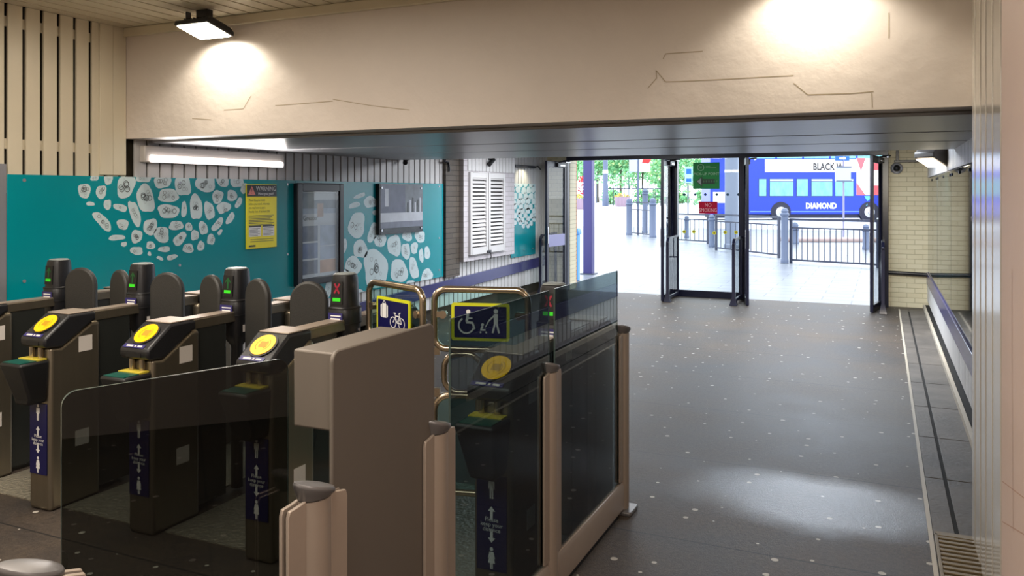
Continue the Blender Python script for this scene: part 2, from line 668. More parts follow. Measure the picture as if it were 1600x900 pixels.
# brown brick pilaster strip and boxed bay with shutters
MB().box(XL, XL + .05, 9.70, 10.10, .55, ZS + .3).build('trim_2', M_BRICKD, kind='structure', label='dark brick strip beside the shuttered bay')
XB = XL + .11
bay = MB().box(XL - .01, XB, 10.10, 11.82, .74, ZS + .3).build('trim_3', M_BRICKW, kind='structure', label='white painted brick bay carrying the shutters')
mb = MB()
y = 10.22
while y < 11.75:
    mb.box(XB, XB + .012, y, y + .095, 2.02, ZS + .3)
    y += .115
mb.build('board_fringe', M_SLATW, bay, smooth=False)
for ya, yb, lab in ((10.24, 10.80, 'left louvred white shutter on the brick bay'), (10.83, 11.40, 'right louvred white shutter, nearer the doors')):
    t = thing('shutter', lab, 'shutter', (XB, (ya + yb) / 2, .82), group='louvred shutters')
    w, h = (yb - ya) / 2, 1.18
    f = MB()
    f.box(0.002, .04, -w, -w + .06, 0, h).box(0.002, .04, w - .06, w, 0, h)
    f.box(0.002, .04, -w + .06, w - .06, 0, .1).box(0.002, .04, -w + .06, w - .06, h - .08, h)
    f.build('frame', M_SLATW, t, bevel=.004)
    s = MB()
    for k in range(18):
        z = .115 + k * .0565
        s.prism([(.006, z + .035), (.012, z + .04), (.036, z + .006), (.030, z)], 'y', -w + .06, w - .06)
    s.build('louvre', M_SLATW, t, smooth=False)
    MB().box(0.0, .003, -w + .06, w - .06, .1, h - .08).build('dark_backing', M_DARK, t)
t = thing('shutter_latch', 'rusty latch at the foot of the two shutters', 'latch', (XB + .04, 10.815, .84))
MB().box(.002, .02, -.06, .06, -.02, .02).build('plate', M_BLACKP, t, bevel=.004)
MB().tube([(.02, 0, 0), (.035, 0, -.03), (.03, .02, -.08), (.02, .03, -.1)], .008).build('hook', M_BLACKP, t)

# right wall
wr = MB().box(XR, XR + .25, YB - .02, YD + .3, 0, ZC + .1).build('wall_right', M_BRICKW, kind='structure', label='right wall with gloss panels under grey boards')
slats('board_cladding', XR - .022, XR - .001, YB, YD, 1.93, ZS + .25, M_SLATW, wr, w=.11)
mb = MB()
for y0, y1 in ((4.62, 6.98), (7.0, 8.98), (9.0, 11.2), (11.22, YD)):
    mb.box(XR - .018, XR - .001, y0, y1, .54, 1.92)
mb.build('gloss_panel', M_PANEL, wr, bevel=.002, label='glossy laminate wall panels')
mb = MB()
for y0 in (4.75, 5.6, 6.85, 7.1, 8.0, 8.85, 9.1, 10.1, 11.1, 11.4, 12.4):
    mb.cyl((XR - .018, y0, 1.88), (XR - .026, y0, 1.88), .014, n=10)
mb.build('panel_screw', M_BLACKP, wr)
# low boards and rubbing band
slats('low_board_cladding', XR - .024, XR - .001, YB, YD, .11, .41, M_SLATW, wr, w=.108)
MB().box(XR - .036, XR - .001, YB, YD, .37, .535).build('trim_4', M_BAND, bevel=.004, kind='structure', label='navy rubbing band low along the right wall')
MB().box(XR - .085, XR - .055, 5.9, YD, 0.0, .055).build('baseboard_right', M_STRIP, kind='structure', label='pale skirting at the foot of the right wall')
MB().box(XR - .05, XR - .002, YB, YD, 0, .05).build('recess_shade', M_DARK, kind='structure')  # dark strip paints the shade of the recess under the low boards

# jamb of gloss boards at the beam end, and the pink pier nearer the camera
mb = MB()
mb.box(.425, .80, 2.9, YB - .005, 0, ZC + .02, 1)
for a, b in ((3.1, 3.50), (3.54, 3.755), (3.795, 3.99), (4.035, 4.205), (4.25, 4.44), (4.485, 4.60)):
    mb.box(.40, .426, a, b, 0, ZC + .02, 0)
mb.build('trim_5', [M_JAMB, mat('brown_joint', '#6d5140', .7)], bevel=.003, kind='structure', label='gloss cream boarded jamb at the right end of the beam')
mb = MB().box(.36, 1.2, 2.05, 3.17, 0, ZC + .02)
pier = mb.build('pillar', M_PINK, bevel=.012, kind='structure', label='pinkish plaster pier at the right edge')
mb = MB()
for pts in ([(1581, 420), (1581, 560), (1582, 700), (1583, 830)], [(1566, 752), (1583, 765), (1600, 778)], [(1566, 815), (1600, 835)]):
    pp = [at_X(x, y, .359) for x, y in pts]
    for a, b in zip(pp[:-1], pp[1:]):
        d = (b - a).normalized()
        n = Vector((0, -d.z, d.y)) * .0018
        mb.flat([a - n, b - n, b + n, a + n])
mb.build('crack', mat('pier_crack', '#b3917f', .9), pier, smooth=False)
# unseen walls added to box in the hall and keep sky light out
MB().box(3.0, 3.2, -3.2, YB, 0, ZC).build('added_wall_front', M_CREAM, kind='structure')
MB().box(1.2, 3.2, 3.17, 3.4, 0, ZC).build('added_wall_side', M_CREAM, kind='structure')
MB().box(XL - .3, 3.2, -3.4, -3.2, 0, ZC).build('added_wall_back', M_CREAM, kind='structure')

# far end: ceiling beyond the soffit and the wall around the doors
MB().box(XL - .3, XR + .25, 8.571, YD + .3, 2.45, 2.6).build('ceiling_far', M_SOFFIT, kind='structure')
mb = MB().box(.07, XR + .25, YD, YD + .3, 0, 2.45).box(XL - .3, -5.02, YD, YD + .3, 0, 2.45)
mb.build('wall_end', M_BRICK, kind='structure', label='cream brick wall at both sides of the doors')
MB().box(XL - .3, XR + .25, YD, YD + .3, 2.45, 3.4).build('wall_over_doors', M_BRICK, kind='structure')
# black pipe along end wall
t = MB().cyl((.075, YD - .04, .515), (XR - .02, YD - .04, .50), .028).build('handrail', M_BLACKP, label='black rail on the brick end wall right of the doors', cat='rail')

# door frame: head, posts
YF = 13.42
mb = MB()
mb.box(-5.04, .07, YF - .06, YF + .06, 2.27, 2.46)
for xa, xb in ((-5.10, -5.02), (-3.27, -3.09), (-2.10, -2.00), (-.01, .075)):
    mb.box(xa, xb, YF - .06, YF + .06, 0, 2.28)
mb.build('trim_6', M_FRAME, bevel=.005, kind='structure', label='black steel door frame with posts and head')

# fixed glazed screen with its stickers
M_DOT = mat('teal_dot', '#0b3f5e', .5)
w1 = thing('window_1', 'fixed glazed screen between the two open doorways', 'window', (0, YF, 0), kind='structure')
MB().box(-3.09, -2.10, -.03, .03, 0, .11).build('bottom_rail', M_FRAME, w1, bevel=.004)
MB().box(-3.085, -2.105, -.005, .005, .11, 2.27).build('pane', M_CLEAR, w1)
for i, (x, y) in enumerate([(1069, 304), (1086, 304), (1102, 304), (1120, 304), (1137, 304), (1154, 304)]):
    p = at_Y(x, y, YF - .008)
    MB().cyl((p.x, -.008, p.z), (p.x, -.0055, p.z), .022, n=14).build('warning_dot', M_DOT, w1)
for i, (x, y) in enumerate([(1069, 362), (1084, 362), (1116, 364), (1133, 363), (1150, 363)]):
    p = at_Y(x, y, YF - .008)
    MB().cyl((p.x, -.008, p.z), (p.x, -.0055, p.z), .03, n=14).cyl((p.x, -.0095, p.z), (p.x, -.008, p.z), .014, n=10, mi=1).build('warning_dot', [M_YELLINE, mat('orange_dot', '#9a6a20', .5)], w1)

# green pick-up point sign
a, b = at_Y(1083, 254, YF - .02), at_Y(1124.5, 295, YF - .02)
cx, cz = (a.x + b.x) / 2, (a.z + b.z) / 2
w, h = abs(b.x - a.x), abs(a.z - b.z)
t = thing('direction_sign', 'green pick-up point sign with left arrow on the glazed screen', 'sign', (cx, YF - .016, cz))
MB().flat([(-w / 2, -.004, -h / 2), (w / 2, -.004, -h / 2), (w / 2, -.004, h / 2), (-w / 2, -.004, h / 2)]).build('board', vinyl('green_sign', '#2c6236'), t)
mb = MB()
P = lambda x, z: plane_M((x, -.0055, z), (1, 0, 0))
mb.text('PICK-UP POINT', .06, P(0, h * .06), bold=.0012)
for k in range(20):
    a0, a1 = 2 * math.pi * k / 20, 2 * math.pi * (k + 1) / 20
    q = lambda r, an: (-.09 + r * math.cos(an), -.0055, h * .31 + r * math.sin(an))
    mb.flat([q(.045, a0), q(.045, a1), q(.056, a1), q(.056, a0)])
for x0, x1, f0, f1 in ((-.115, -.065, .325, .35), (-.112, -.068, .275, .30), (-.01, .06, .345, .36), (-.01, .16, .29, .305)):
    mb.flat([(x0, -.0055, h * f0), (x1, -.0055, h * f0), (x1, -.0055, h * f1), (x0, -.0055, h * f1)])
mb.build('lettering', vinyl('pale_green_ink', '#d5ead2'), t, smooth=False)
mb = MB()
mb.flat([(-w * .40, -.0056, -h * .22), (-w * .15, -.0056, -h * .02), (-w * .15, -.0056, -h * .42)], 0)
mb.box(-w * .15, w * .32, -.0062, -.0056, -h * .31, -h * .13, 0)
mb.flat([(-w * .355, -.0066, -h * .22), (-w * .19, -.0066, -h * .09), (-w * .19, -.0066, -h * .35)], 1)
for k in range(6):
    x0 = -w * .12 + k * .042
    mb.flat([(x0, -.0068, -h * .26), (x0 + .02, -.0068, -h * .26), (x0 + .02, -.0068, -h * .18), (x0, -.0068, -h * .18)], 2)
mb.build('arrow', [mat('dark_green_ink', '#0e2a14', .5), vinyl('pale_arrow', '#d6ddd8'), mat('mid_green_ink', '#3e6a42', .5)], t, smooth=False)

a, b = at_Y(1092, 315, YF - .02), at_Y(1121, 334, YF - .02)
cx, cz = (a.x + b.x) / 2, (a.z + b.z) / 2
w, h = abs(b.x - a.x), abs(a.z - b.z)
t = thing('no_smoking_sign', 'small red no smoking sign on the glazed screen', 'sign', (cx, YF - .016, cz))
MB().flat([(-w / 2, -.004, -h / 2), (w / 2, -.004, -h / 2), (w / 2, -.004, h / 2), (-w / 2, -.004, h / 2)]).build('board', vinyl('deep_red_sign', '#8a1a2a'), t)
mb = MB()
mb.text('NO', .085, plane_M((0, -.0055, h * .2), (1, 0, 0)), sx=.8)
mb.text('SMOKING', .085, plane_M((0, -.0055, -h * .22), (1, 0, 0)), sx=.75)
mb.build('lettering', vinyl('pink_white_ink', '#f6e2e4'), t, smooth=False)


# hinged glass door leaves, standing open into the passage
def door_leaf(name, p_free, p_hinge, label, mid=False, plate=1):
    a, b = Vector((*p_free, 0)), Vector((*p_hinge, 0))
    L = (b - a).length
    rz = math.atan2(b.y - a.y, b.x - a.x)
    t = thing(name, label, 'door', a, rz, kind='structure')
    mb = MB()
    mb.box(0, .06, -.022, .022, .01, 2.24).box(L - .08, L, -.022, .022, .01, 2.24)
    mb.box(.06, L - .08, -.022, .022, .01, .11).box(.06, L - .08, -.022, .022, 2.14, 2.24)
    mb.build('leaf_frame', M_FRAME, t, bevel=.004)
    if mid:
        MB().box(.06, L - .08, -.024, .024, .80, 1.0).build('mid_rail', M_LILAC, t, bevel=.004)
    MB().box(.06, L - .08, -.004, .004, .11, 2.14).build('pane', M_CLEAR, t)
    for s in (-1, 1):
        MB().box(.012, .05, s * .023, s * .03, .86, 1.14).build('push_plate', M_SILV, t, bevel=.002)
    mb = MB()
    mb.box(L * .45, L * .9, -.06, -.022, 2.15, 2.22)
    mb.tube([(L * .5, -.05, 2.23), (L * .75, -.16, 2.25), (L - .02, -.08, 2.25)], .012, n=8)
    mb.build('door_closer', M_BLACKP, t, bevel=.004)
    mb = MB()
    mb.box(L * .55, L * .8, -.066, -.061, 2.165, 2.185)
    mb.box(L * .6, L * .85, -.15, -.13, 2.22, 2.235)
    mb.build('closer_trim', M_SILV, t)
    return t


door_leaf('door_1', (-5.11, 12.6), (-5.05, 13.36), 'glass door standing open against the left wall', mid=True)
door_leaf('door_2', (-3.15, 12.6), (-3.17, 13.36), 'open glass door seen edge on, left of the glazed screen')
door_leaf('door_3', (-1.86, 12.66), (-2.0, 13.36), 'open glass door seen edge on, right of the glazed screen')
door_leaf('door_4', (-.15, 12.63), (-.03, 13.36), 'open glass door seen edge on at the right jamb')


def guard(X, label, Y0=12.63, Y1=13.34):
    t = thing('guard_rail', label, 'guard rail', (X, Y0, 0), group='guard rails at the doors')
    L = Y1 - Y0
    mb = MB()
    mb.loft([[(sx * a, sy * c, z) for sx, sy in ((-1, -1), (1, -1), (1, 1), (-1, 1))] for a, c, z in ((.055, .06, 0), (.05, .05, .03), (.024, .024, .13), (.024, .024, .92))])
    mb.build('post', M_FRAME, t, bevel=.004)
    MB().prism([(-.024, .90), (.06, .975), (L, .99), (L, 1.02), (.05, 1.01), (-.024, .94)], 'x', -.022, .022).build('top_rail', M_FRAME, t, bevel=.004)
    MB().box(-.02, .02, L - .04, L, .02, 1.0).build('rear_post', M_FRAME, t, bevel=.004)
    MB().box(-.016, .016, .02, L - .04, .04, .09).build('bottom_rail', M_FRAME, t, bevel=.004)
    MB().box(-.004, .004, .02, L - .04, .09, .98).build('infill_pane', M_CLEAR, t)


guard(-5.22, 'black guard rail beside the open door at the left wall')
guard(-3.07, 'black guard rail left of the fixed glazed screen')
guard(-2.06, 'black guard rail right of the fixed glazed screen')
guard(.0, 'black guard rail at the right jamb, by the brick wall')

# gutter along the right wall
gut = MB().box(.205, .225, 3.0, 13.2, 0, .008).build('trim_7', M_STRIP, kind='structure', label='pale edging strip between asphalt and gutter')
mb = MB()
y = 4.56
k = 0
while y < 13.2:
    y1 = min(y + .9, 13.2)
    mb.box(.228, .325, y, y1 - .012, 0, .006)
    mb.box(.345, XR - .06, y, y1 - .012, 0, .006)
    y = y1
mb.build('trim_8', M_STONE, bevel=.002, kind='structure', label='worn stone gutter slabs with a slot drain')
MB().box(.324, .346, 4.56, 13.0, 0, .003).build('drain_slot', M_DARK, kind='structure', label='dark slot drain between the gutter slabs')
t = thing('drain_grate', 'slotted iron drain grate at the bottom right', 'grate', (.40, 4.02, 0))
mb = MB().box(-.165, .02, -.55, .52, 0, .003)
mb.build('pit', M_DARK, t)
mb = MB().box(-.168, .02, .50, .55, .003, .02).box(-.17, -.155, -.55, .52, .003, .02)
y = -.53
while y < .5:
    mb.box(-.155, .02, y, y + .026, .003, .018)
    y += .05
mb.build('bars', M_RUST, t, bevel=.002)

# ================================================================== LEFT WALL FITTINGS
XP = XL + .022


def wall_blobs(px_blobs, X, y0, y1, z0, z1, ring_seed, zoom=None):
    """irregular printed stones on the wall plane X, clipped to the panel"""
    rnd = random.Random(ring_seed)
    cells, rings, lines = MB(), MB(), MB()
    for bl in px_blobs:
        cx, cy, w, h = bl[:4]
        rot = math.radians(bl[4]) if len(bl) > 4 else 0
        if zoom:
            ox, oy, s = zoom
            cx, cy, w, h = ox + cx / s, oy + cy / s, w / s, h / s
        n = 22
        ph = [rnd.uniform(0, 6.28) for _ in range(3)]
        pts = []
        for i in range(n):
            a = 2 * math.pi * i / n
            sq = (abs(math.cos(a)) ** 2.6 + abs(math.sin(a)) ** 2.6) ** (-1 / 2.6)
            r = sq * (1 + .06 * math.sin(2 * a + ph[0]) + .07 * math.sin(3 * a + ph[1]) + .035 * math.sin(5 * a + ph[2])) * .97
            ex, ey = r * w / 2 * math.cos(a), r * h / 2 * math.sin(a)
            p = at_X(cx + ex * math.cos(rot) - ey * math.sin(rot), cy + ex * math.sin(rot) + ey * math.cos(rot), X)
            pts.append((X, min(max(p.y, y0), y1), min(max(p.z, z0), z1)))
        cells.flat(pts)
        c = at_X(cx, cy, X)
        ks = 1274 / (c - Vector((0, 0, H))).length
        nr = int(min(12, w * h / 40))
        for _ in range(nr):
            a, q = rnd.uniform(0, 6.28), rnd.uniform(0, .62)
            ex, ey = q * w / 2 * math.cos(a), q * h / 2 * math.sin(a)
            p = at_X(cx + ex * math.cos(rot) - ey * math.sin(rot), cy + ex * math.sin(rot) + ey * math.cos(rot), X)
            big = rnd.random() < .3
            R = min(w, h) / ks * (rnd.uniform(.13, .17) if big else rnd.uniform(.06, .11))
            Ri = R * (.8 if big else .82)
            if not (z0 + R < p.z < z1 - R and y0 + R < p.y < y1 - R):
                continue
            for k in range(12):
                a0, a1 = 2 * math.pi * k / 12, 2 * math.pi * (k + 1) / 12
                q4 = lambda rr, an: (X + .0006, p.y + rr * math.cos(an), p.z + rr * math.sin(an))
                (rings if big else lines).flat([q4(Ri, a0), q4(Ri, a1), q4(R, a1), q4(R, a0)])
    return cells, rings, lines


B1 = [(170, 150, 100, 130), (310, 160, 90, 110), (255, 40, 70, 55), (370, 55, 70, 90), (515, 110, 150, 200, 12), (680, 215, 150, 230, -15),
      (665, 45, 130, 70), (820, 75, 140, 110), (870, 190, 180, 110), (990, 95, 140, 190, -8), (1180, 90, 160, 150), (1325, 65, 100, 110),
      (1440, 65, 110, 120), (1500, 130, 50, 90, 20), (1280, 200, 95, 110, 20), (1400, 190, 80, 100), (1455, 250, 45, 95, 30),
      (220, 258, 70, 35), (362, 265, 60, 90), (470, 290, 115, 60, 15), (590, 340, 80, 230, -15), (870, 320, 175, 120), (1000, 305, 45, 140),
      (1100, 285, 105, 215), (1210, 315, 80, 160, -10), (1330, 290, 120, 90, -30), (320, 405, 200, 85, 50), (490, 430, 95, 90),
      (720, 450, 115, 140), (935, 440, 125, 75), (1040, 450, 60, 70), (1160, 460, 75, 110, -10), (1280, 430, 55, 145, 40), (1385, 380, 50, 110, 35),
      (440, 540, 135, 48, -5), (605, 530, 95, 110), (815, 515, 120, 140), (965, 550, 75, 140, 45), (1090, 520, 65, 90), (1225, 555, 65, 90, 12),
      (1300, 495, 30, 55, 40), (500, 595, 50, 40), (605, 650, 105, 70), (722, 605, 70, 70), (835, 637, 105, 45), (1035, 630, 95, 75),
      (1140, 610, 60, 80, 20), (712, 675, 30, 35), (800, 712, 60, 28, 30), (900, 703, 95, 42, -20)]
B2 = [(175, 168, 110, 35, -20), (130, 248, 105, 45, -15), (265, 222, 110, 100, -25), (310, 310, 60, 40, -25), (150, 420, 145, 215, 10),
      (290, 480, 75, 190, 20), (350, 548, 110, 105, -15), (180, 622, 125, 150), (40, 590, 50, 130), (470, 592, 115, 185), (580, 515, 85, 80),
      (688, 515, 85, 105), (568, 640, 75, 140), (640, 613, 60, 100), (750, 655, 50, 105), (700, 678, 40, 115, -5), (120, 760, 140, 150, 30),
      (310, 790, 210, 330), (510, 810, 145, 200), (635, 785, 70, 200, -10), (745, 860, 90, 150, 25), (60, 870, 90, 150), (610, 920, 80, 60),
      (420, 985, 90, 60), (-170, 1010, 60, 130), (-90, 960, 60, 170, 10), (-20, 1000, 70, 90), (180, 1010, 90, 90)]


def mural(label, y0, y1, z0, z1, cells, rings, lines, X):
    t = thing('mural_panel', label, 'wall panel', (0, 0, 0), group='teal mural panels')
    MB().box(XL + .014, X - .0008, y0, y1, z0, z1).build('board', M_TEAL, t, bevel=.001)
    cells.build('stone_pattern', M_CELL, t, smooth=False, merge=False)
    rings.build('dark_ring_pattern', M_INK, t, smooth=False, merge=False)
    lines.build('grey_ring_pattern', M_INKG, t, smooth=False, merge=False)
    for yy in (y0 + .12, (y0 + y1) / 2, y1 - .12):
        for zz in (z0 + .1, z1 - .04, (z0 + z1) / 2 - .1):
            MB().cyl((X - .0008, yy, zz), (X + .004, yy, zz), .012, n=10).build('screw', M_SILV, t)
    return t


YT0, YTm, YT1 = 3.63, 6.62, 9.68
c, r, l = wall_blobs(B1, XP, YT0, YTm, .55, 1.83, 3, (100, 270, 5.333))
mural('long teal panel with a half disc of white stones, left of the poster case', YT0, YTm, .55, 1.83, c, r, l, XP)
c, r, l = wall_blobs(B2, XP, YTm + .004, YT1, .57, 1.83, 5, (530, 275, 5.453))
mural('teal panel of white stones behind the poster case and old photograph', YTm + .004, YT1, .57, 1.83, c, r, l, XP)
rnd = random.Random(11)
B3 = []
for j in range(10):
    for i in range(6):
        x, y = 797 + i * 8.2 + (j % 2) * 4.1 + rnd.uniform(-1, 1), 287 + j * (10.4 - .35 * j) + rnd.uniform(-1, 1)
        q = 1.0 - .05 * max(0, j - 3)
        if j > 6 and abs(i - 2.4) > 3.4 - (j - 6) * .75:
            continue
        B3.append((x, y, 7.6 * q, 10.6 * q))
c, r, l = wall_blobs(B3, XP, 11.9, 12.9, .66, 1.86, 9)
mural('small teal panel of packed white stones between the shutters and the door', 11.9, 12.9, .66, 1.86, c, MB(), MB(), XP)
MB().box(XL + .001, XL + .02, 3.57, 3.625, .1, 1.9).build('trim_9', M_SILV, kind='structure', label='aluminium edge strip at the left end of the mural')

# warning sign
p0, p1 = at_X(383, 288, XP), at_X(430.5, 388, XP)
ya, yb, zt, zb = p0.y, p1.y, 1.785, 1.175
w, h = yb - ya, zt - zb
t = thing('warning_sign', 'yellow penalty fare warning sign with black header', 'sign', (XP + .004, (ya + yb) / 2, (zt + zb) / 2))
MB().box(0, .012, -w / 2, w / 2, -h / 2, h / 2).build('board', M_YELSIGN, t, bevel=.003)
XF = .0125
MB().box(XF, XF + .0008, -w / 2 + .004, w / 2 - .004, h / 2 - .115, h / 2 - .004).build('header', M_INK, t, smooth=False)
Wp = lambda y, z: plane_M((XF + .0016, y, z), (0, 1, 0))
mb = MB()
mb.text('WARNING', .062, Wp(.055, h / 2 - .043), sx=.92)
mb.text('Have you paid?', .036, Wp(.055, h / 2 - .09))
for q in (0, 1):
    yq = -w / 2 + .03 + q * .185
    mb.flat([(XF + .001, yq, -h / 2 + .115), (XF + .001, yq + .165, -h / 2 + .115), (XF + .001, yq + .165, -h / 2 + .215), (XF + .001, yq, -h / 2 + .215)])
mb.build('white_lettering', M_WHITE, t, smooth=False)
mb = MB()
yq = -w / 2 + .07
mb.flat([(XF + .0016, yq - .05, h / 2 - .1), (XF + .0016, yq + .05, h / 2 - .1), (XF + .0016, yq, h / 2 - .015)])
mb.build('warning_triangle', mat('pale_red_print', '#e58a80', .5), t, smooth=False)
mb = MB()
mb.text('!', .07, plane_M((XF + .0024, -w / 2 + .07, h / 2 - .066), (0, 1, 0)))
for k, s in enumerate(('Please buy your ticket', 'before you travel, otherwise', 'you may have to pay a', 'Penalty Fare of (at least £20)')):
    mb.text(s, .028, Wp(-w / 2 + .03, h / 2 - .15 - k * .036), align='LEFT', sx=.88)
for k in range(7):
    z = h / 2 - .30 - k * .0145
    ww = w - .075 - .06 * ((k * 37) % 5) / 5
    mb.flat([(XF + .001, -w / 2 + .03, z), (XF + .001, -w / 2 + .03 + ww, z), (XF + .001, -w / 2 + .03 + ww, z + .005), (XF + .001, -w / 2 + .03, z + .005)])
for q in (0, 1):
    yq = -w / 2 + .03 + q * .185
    mb.flat([(XF + .0015, yq, -h / 2 + .205), (XF + .0015, yq + .165, -h / 2 + .205), (XF + .0015, yq + .165, -h / 2 + .22), (XF + .0015, yq, -h / 2 + .22)])
    for k in range(6):
        z = -h / 2 + .19 - k * .013
        mb.flat([(XF + .0015, yq + .01, z), (XF + .0015, yq + .15 - .03 * (k % 2), z), (XF + .0015, yq + .15 - .03 * (k % 2), z + .004), (XF + .0015, yq + .01, z + .004)])
for k in range(2):
    z = -h / 2 + .085 - k * .02
    mb.flat([(XF + .001, -w / 2 + .05, z), (XF + .001, w / 2 - .05, z), (XF + .001, w / 2 - .05, z + .005), (XF + .001, -w / 2 + .05, z + .005)])
mb.flat([(XF + .001, -w / 2 + .03, -h / 2 + .02), (XF + .001, -w / 2 + .12, -h / 2 + .02), (XF + .001, -w / 2 + .12, -h / 2 + .035), (XF + .001, -w / 2 + .03, -h / 2 + .035)])
mb.build('black_lettering', M_INK, t, smooth=False)

# poster case
p0, p1 = at_X(464, 286, XP + .05), at_X(536, 448, XP + .05)
ya, yb, zt, zb = p0.y, p1.y, 1.80, .755
w, h = yb - ya, zt - zb
t = thing('poster_case', 'tall black framed poster case on the teal wall', 'poster case', (XP + .003, (ya + yb) / 2, (zt + zb) / 2))
fr = MB()
for b in ((0, .06, -w / 2, -w / 2 + .075, -h / 2, h / 2), (0, .06, w / 2 - .075, w / 2, -h / 2, h / 2), (0, .06, -w / 2 + .075, w / 2 - .075, -h / 2, -h / 2 + .07), (0, .06, -w / 2 + .075, w / 2 - .075, h / 2 - .08, h / 2)):
    fr.box(*b)
fr.build('frame', M_BLACKP, t, bevel=.006)
MB().box(0, .02, -w / 2 + .075, w / 2 - .075, -h / 2 + .07, h / 2 - .08).build('sheet', mat('poster_paper', '#c9ccd6', .5), t)  # paper and prints lightened, putting the glazing's reflection into their colour
pw, ph = w - .15, h - .15
mb = MB()
q = lambda fx0, fx1, fz0, fz1, mi, dx=.0208: mb.flat([(dx, -pw / 2 + fx0 * pw, -h / 2 + .07 + fz0 * ph), (dx, -pw / 2 + fx1 * pw, -h / 2 + .07 + fz0 * ph), (dx, -pw / 2 + fx1 * pw, -h / 2 + .07 + fz1 * ph), (dx, -pw / 2 + fx0 * pw, -h / 2 + .07 + fz1 * ph)], mi)
q(.03, .97, .74, .98, 0)
q(.03, .97, .74, .80, 4, .0212)
q(.46, .62, .70, .86, 3, .0216)
q(.04, .47, .42, .60, 1)
q(.53, .96, .36, .60, 4)
q(.04, .47, .22, .40, 2)
q(.04, .47, .04, .20, 1)
q(.53, .96, .20, .35, 4)
q(.53, .96, .04, .19, 3)
mb.build('picture_print', [mat('poster_grey', '#848b98', .5, var=.5, scale=9), mat('poster_slate', '#6c7188', .5, var=.5, scale=14), mat('poster_blue', '#6d79a0', .5, var=.5, scale=12), mat('poster_orange', '#c09a86', .5, var=.4, scale=8), mat('poster_pale', '#a9b2c8', .5, var=.4, scale=10)], t, smooth=False)
mb = MB()
mb.text('Greater', .075, plane_M((.0222, -pw / 2 + .05, -h / 2 + .07 + .69 * ph), (0, 1, 0)), align='LEFT')
mb.build('headline', M_INK, t, smooth=False)
MB().box(.045, .049, -w / 2 + .075, w / 2 - .075, -h / 2 + .07, h / 2 - .08).build('glazing', M_CLEAR, t)

# black and white photograph panel
p0, p1 = at_X(592, 286, XP + .04), at_X(660, 365, XP + .04)
ya, yb, zt, zb = p0.y, p1.y, 1.815, 1.21
w, h = yb - ya, zt - zb
t = thing('photograph_panel', 'old black and white street photograph mounted on the teal wall', 'picture', (XP + .003, (ya + yb) / 2, (zt + zb) / 2))
MB().box(0, .04, -w / 2, w / 2, -h / 2, h / 2).build('backing', M_BLACK2, t, bevel=.003)
mb = MB()
q = lambda a0, a1, b0, b1, mi, d=0.0405: mb.flat([(d, -w / 2 + a0 * w, -h / 2 + b0 * h), (d, -w / 2 + a1 * w, -h / 2 + b0 * h), (d, -w / 2 + a1 * w, -h / 2 + b1 * h), (d, -w / 2 + a0 * w, -h / 2 + b1 * h)], mi)
q(.03, 1, .0, 1, 0)
q(.03, .58, .42, .98, 1, .0408)
q(.12, .2, .55, .9, 2, .0412)
q(.03, 1, .24, .42, 2, .0410)
q(.03, 1, .12, .24, 3, .0412)
q(.03, 1, .0, .12, 4, .0412)
for k in range(6):
    q(.62 + k * .06, .655 + k * .06, .42, .62 + .05 * (k % 3), 2 if k % 2 else 4, .0414)
mb.build('print', [mat('photo_mid', '#6b6f78', .25, var=.6, scale=10), mat('photo_dark', '#5a5d74', .25, var=.4, scale=8), mat('photo_light', '#c5c8d2', .25, var=.2, scale=10), mat('photo_grey', '#75788a', .25, var=.3, scale=10), mat('photo_black', '#25262c', .25)], t, smooth=False)
for yy in (-w / 2 + .05, w / 2 - .04):
    for zz in (-h / 2 + .05, h / 2 - .05):
        MB().cyl((.0405, yy, zz), (.05, yy, zz), .014, n=12).build('standoff', M_SILV, t)

# tube batten light on the left wall under the soffit
t = thing('batten_light', 'long white tube light on the left wall under the beam', 'light', (XL + .002, 5.57, 2.0))
MB().box(0, .06, -.84, .84, -.05, .085).build('body', mat('white_casing', '#d8d2cc', .4), t, bevel=.01)
MB().prism([(.06, -.048), (.06, .012), (.085, .004), (.092, -.02), (.085, -.048)], 'y', -.79, .79).build('diffuser', M_LEDW, t, bevel=.005)
lamp('batten_glow', 'AREA', (XL + .13, 5.57, 1.97), 16, (1.0, .93, .88), rot=(0, math.radians(-70), 0), shape='RECTANGLE', size=.1, size_y=1.5)

# flood lights on the ceiling in front of the beam


def flood(X, label):
    t = thing('flood_light', label, 'flood light', (X, YB - .24, 2.87), group='flood lights washing the beam')
    tilt = Matrix.Rotation(math.radians(-14), 4, 'X')
    b = MB().prism([(-.13, -.02), (.13, -.02), (.13, .012), (.09, .03), (-.09, .03), (-.13, .012)], 'x', -.155, .155, M=tilt)
    b.build('body', M_BLACK, t, bevel=.006)
    fin = MB()
    for k in range(9):
        fin.box(-.13 + k * .03, -.122 + k * .03, -.08, .08, .03, .05, M=tilt)
    fin.build('cooling_fin', M_BLACK, t)
    MB().box(-.14, .14, -.115, .115, -.026, -.02, M=tilt).build('lens', M_LED, t)
    MB().box(-.05, .05, -.03, .03, .06, .128).build('bracket', M_BLACK, t, bevel=.003)
    MB().box(-.16, -.148, -.02, .02, 0, .128).build('bracket', M_BLACK, t, bevel=.002)
    MB().tube([(-.02, .06, .04), (-.09, .05, .09), (-.15, .03, .06)], .005, n=6).build('cable', M_BLACK2, t)
    lamp('flood_beam', 'SPOT', (X, YB - .235, 2.83), 22, (1.0, .93, .8), rot=(math.radians(33), 0, 0), spot_size=math.radians(128), spot_blend=.35, shadow_soft_size=.06)


flood(-4.38, 'black flood light on the ceiling at the left end of the beam')
flood(-.32, 'black flood light over the walkway near the right end of the beam')

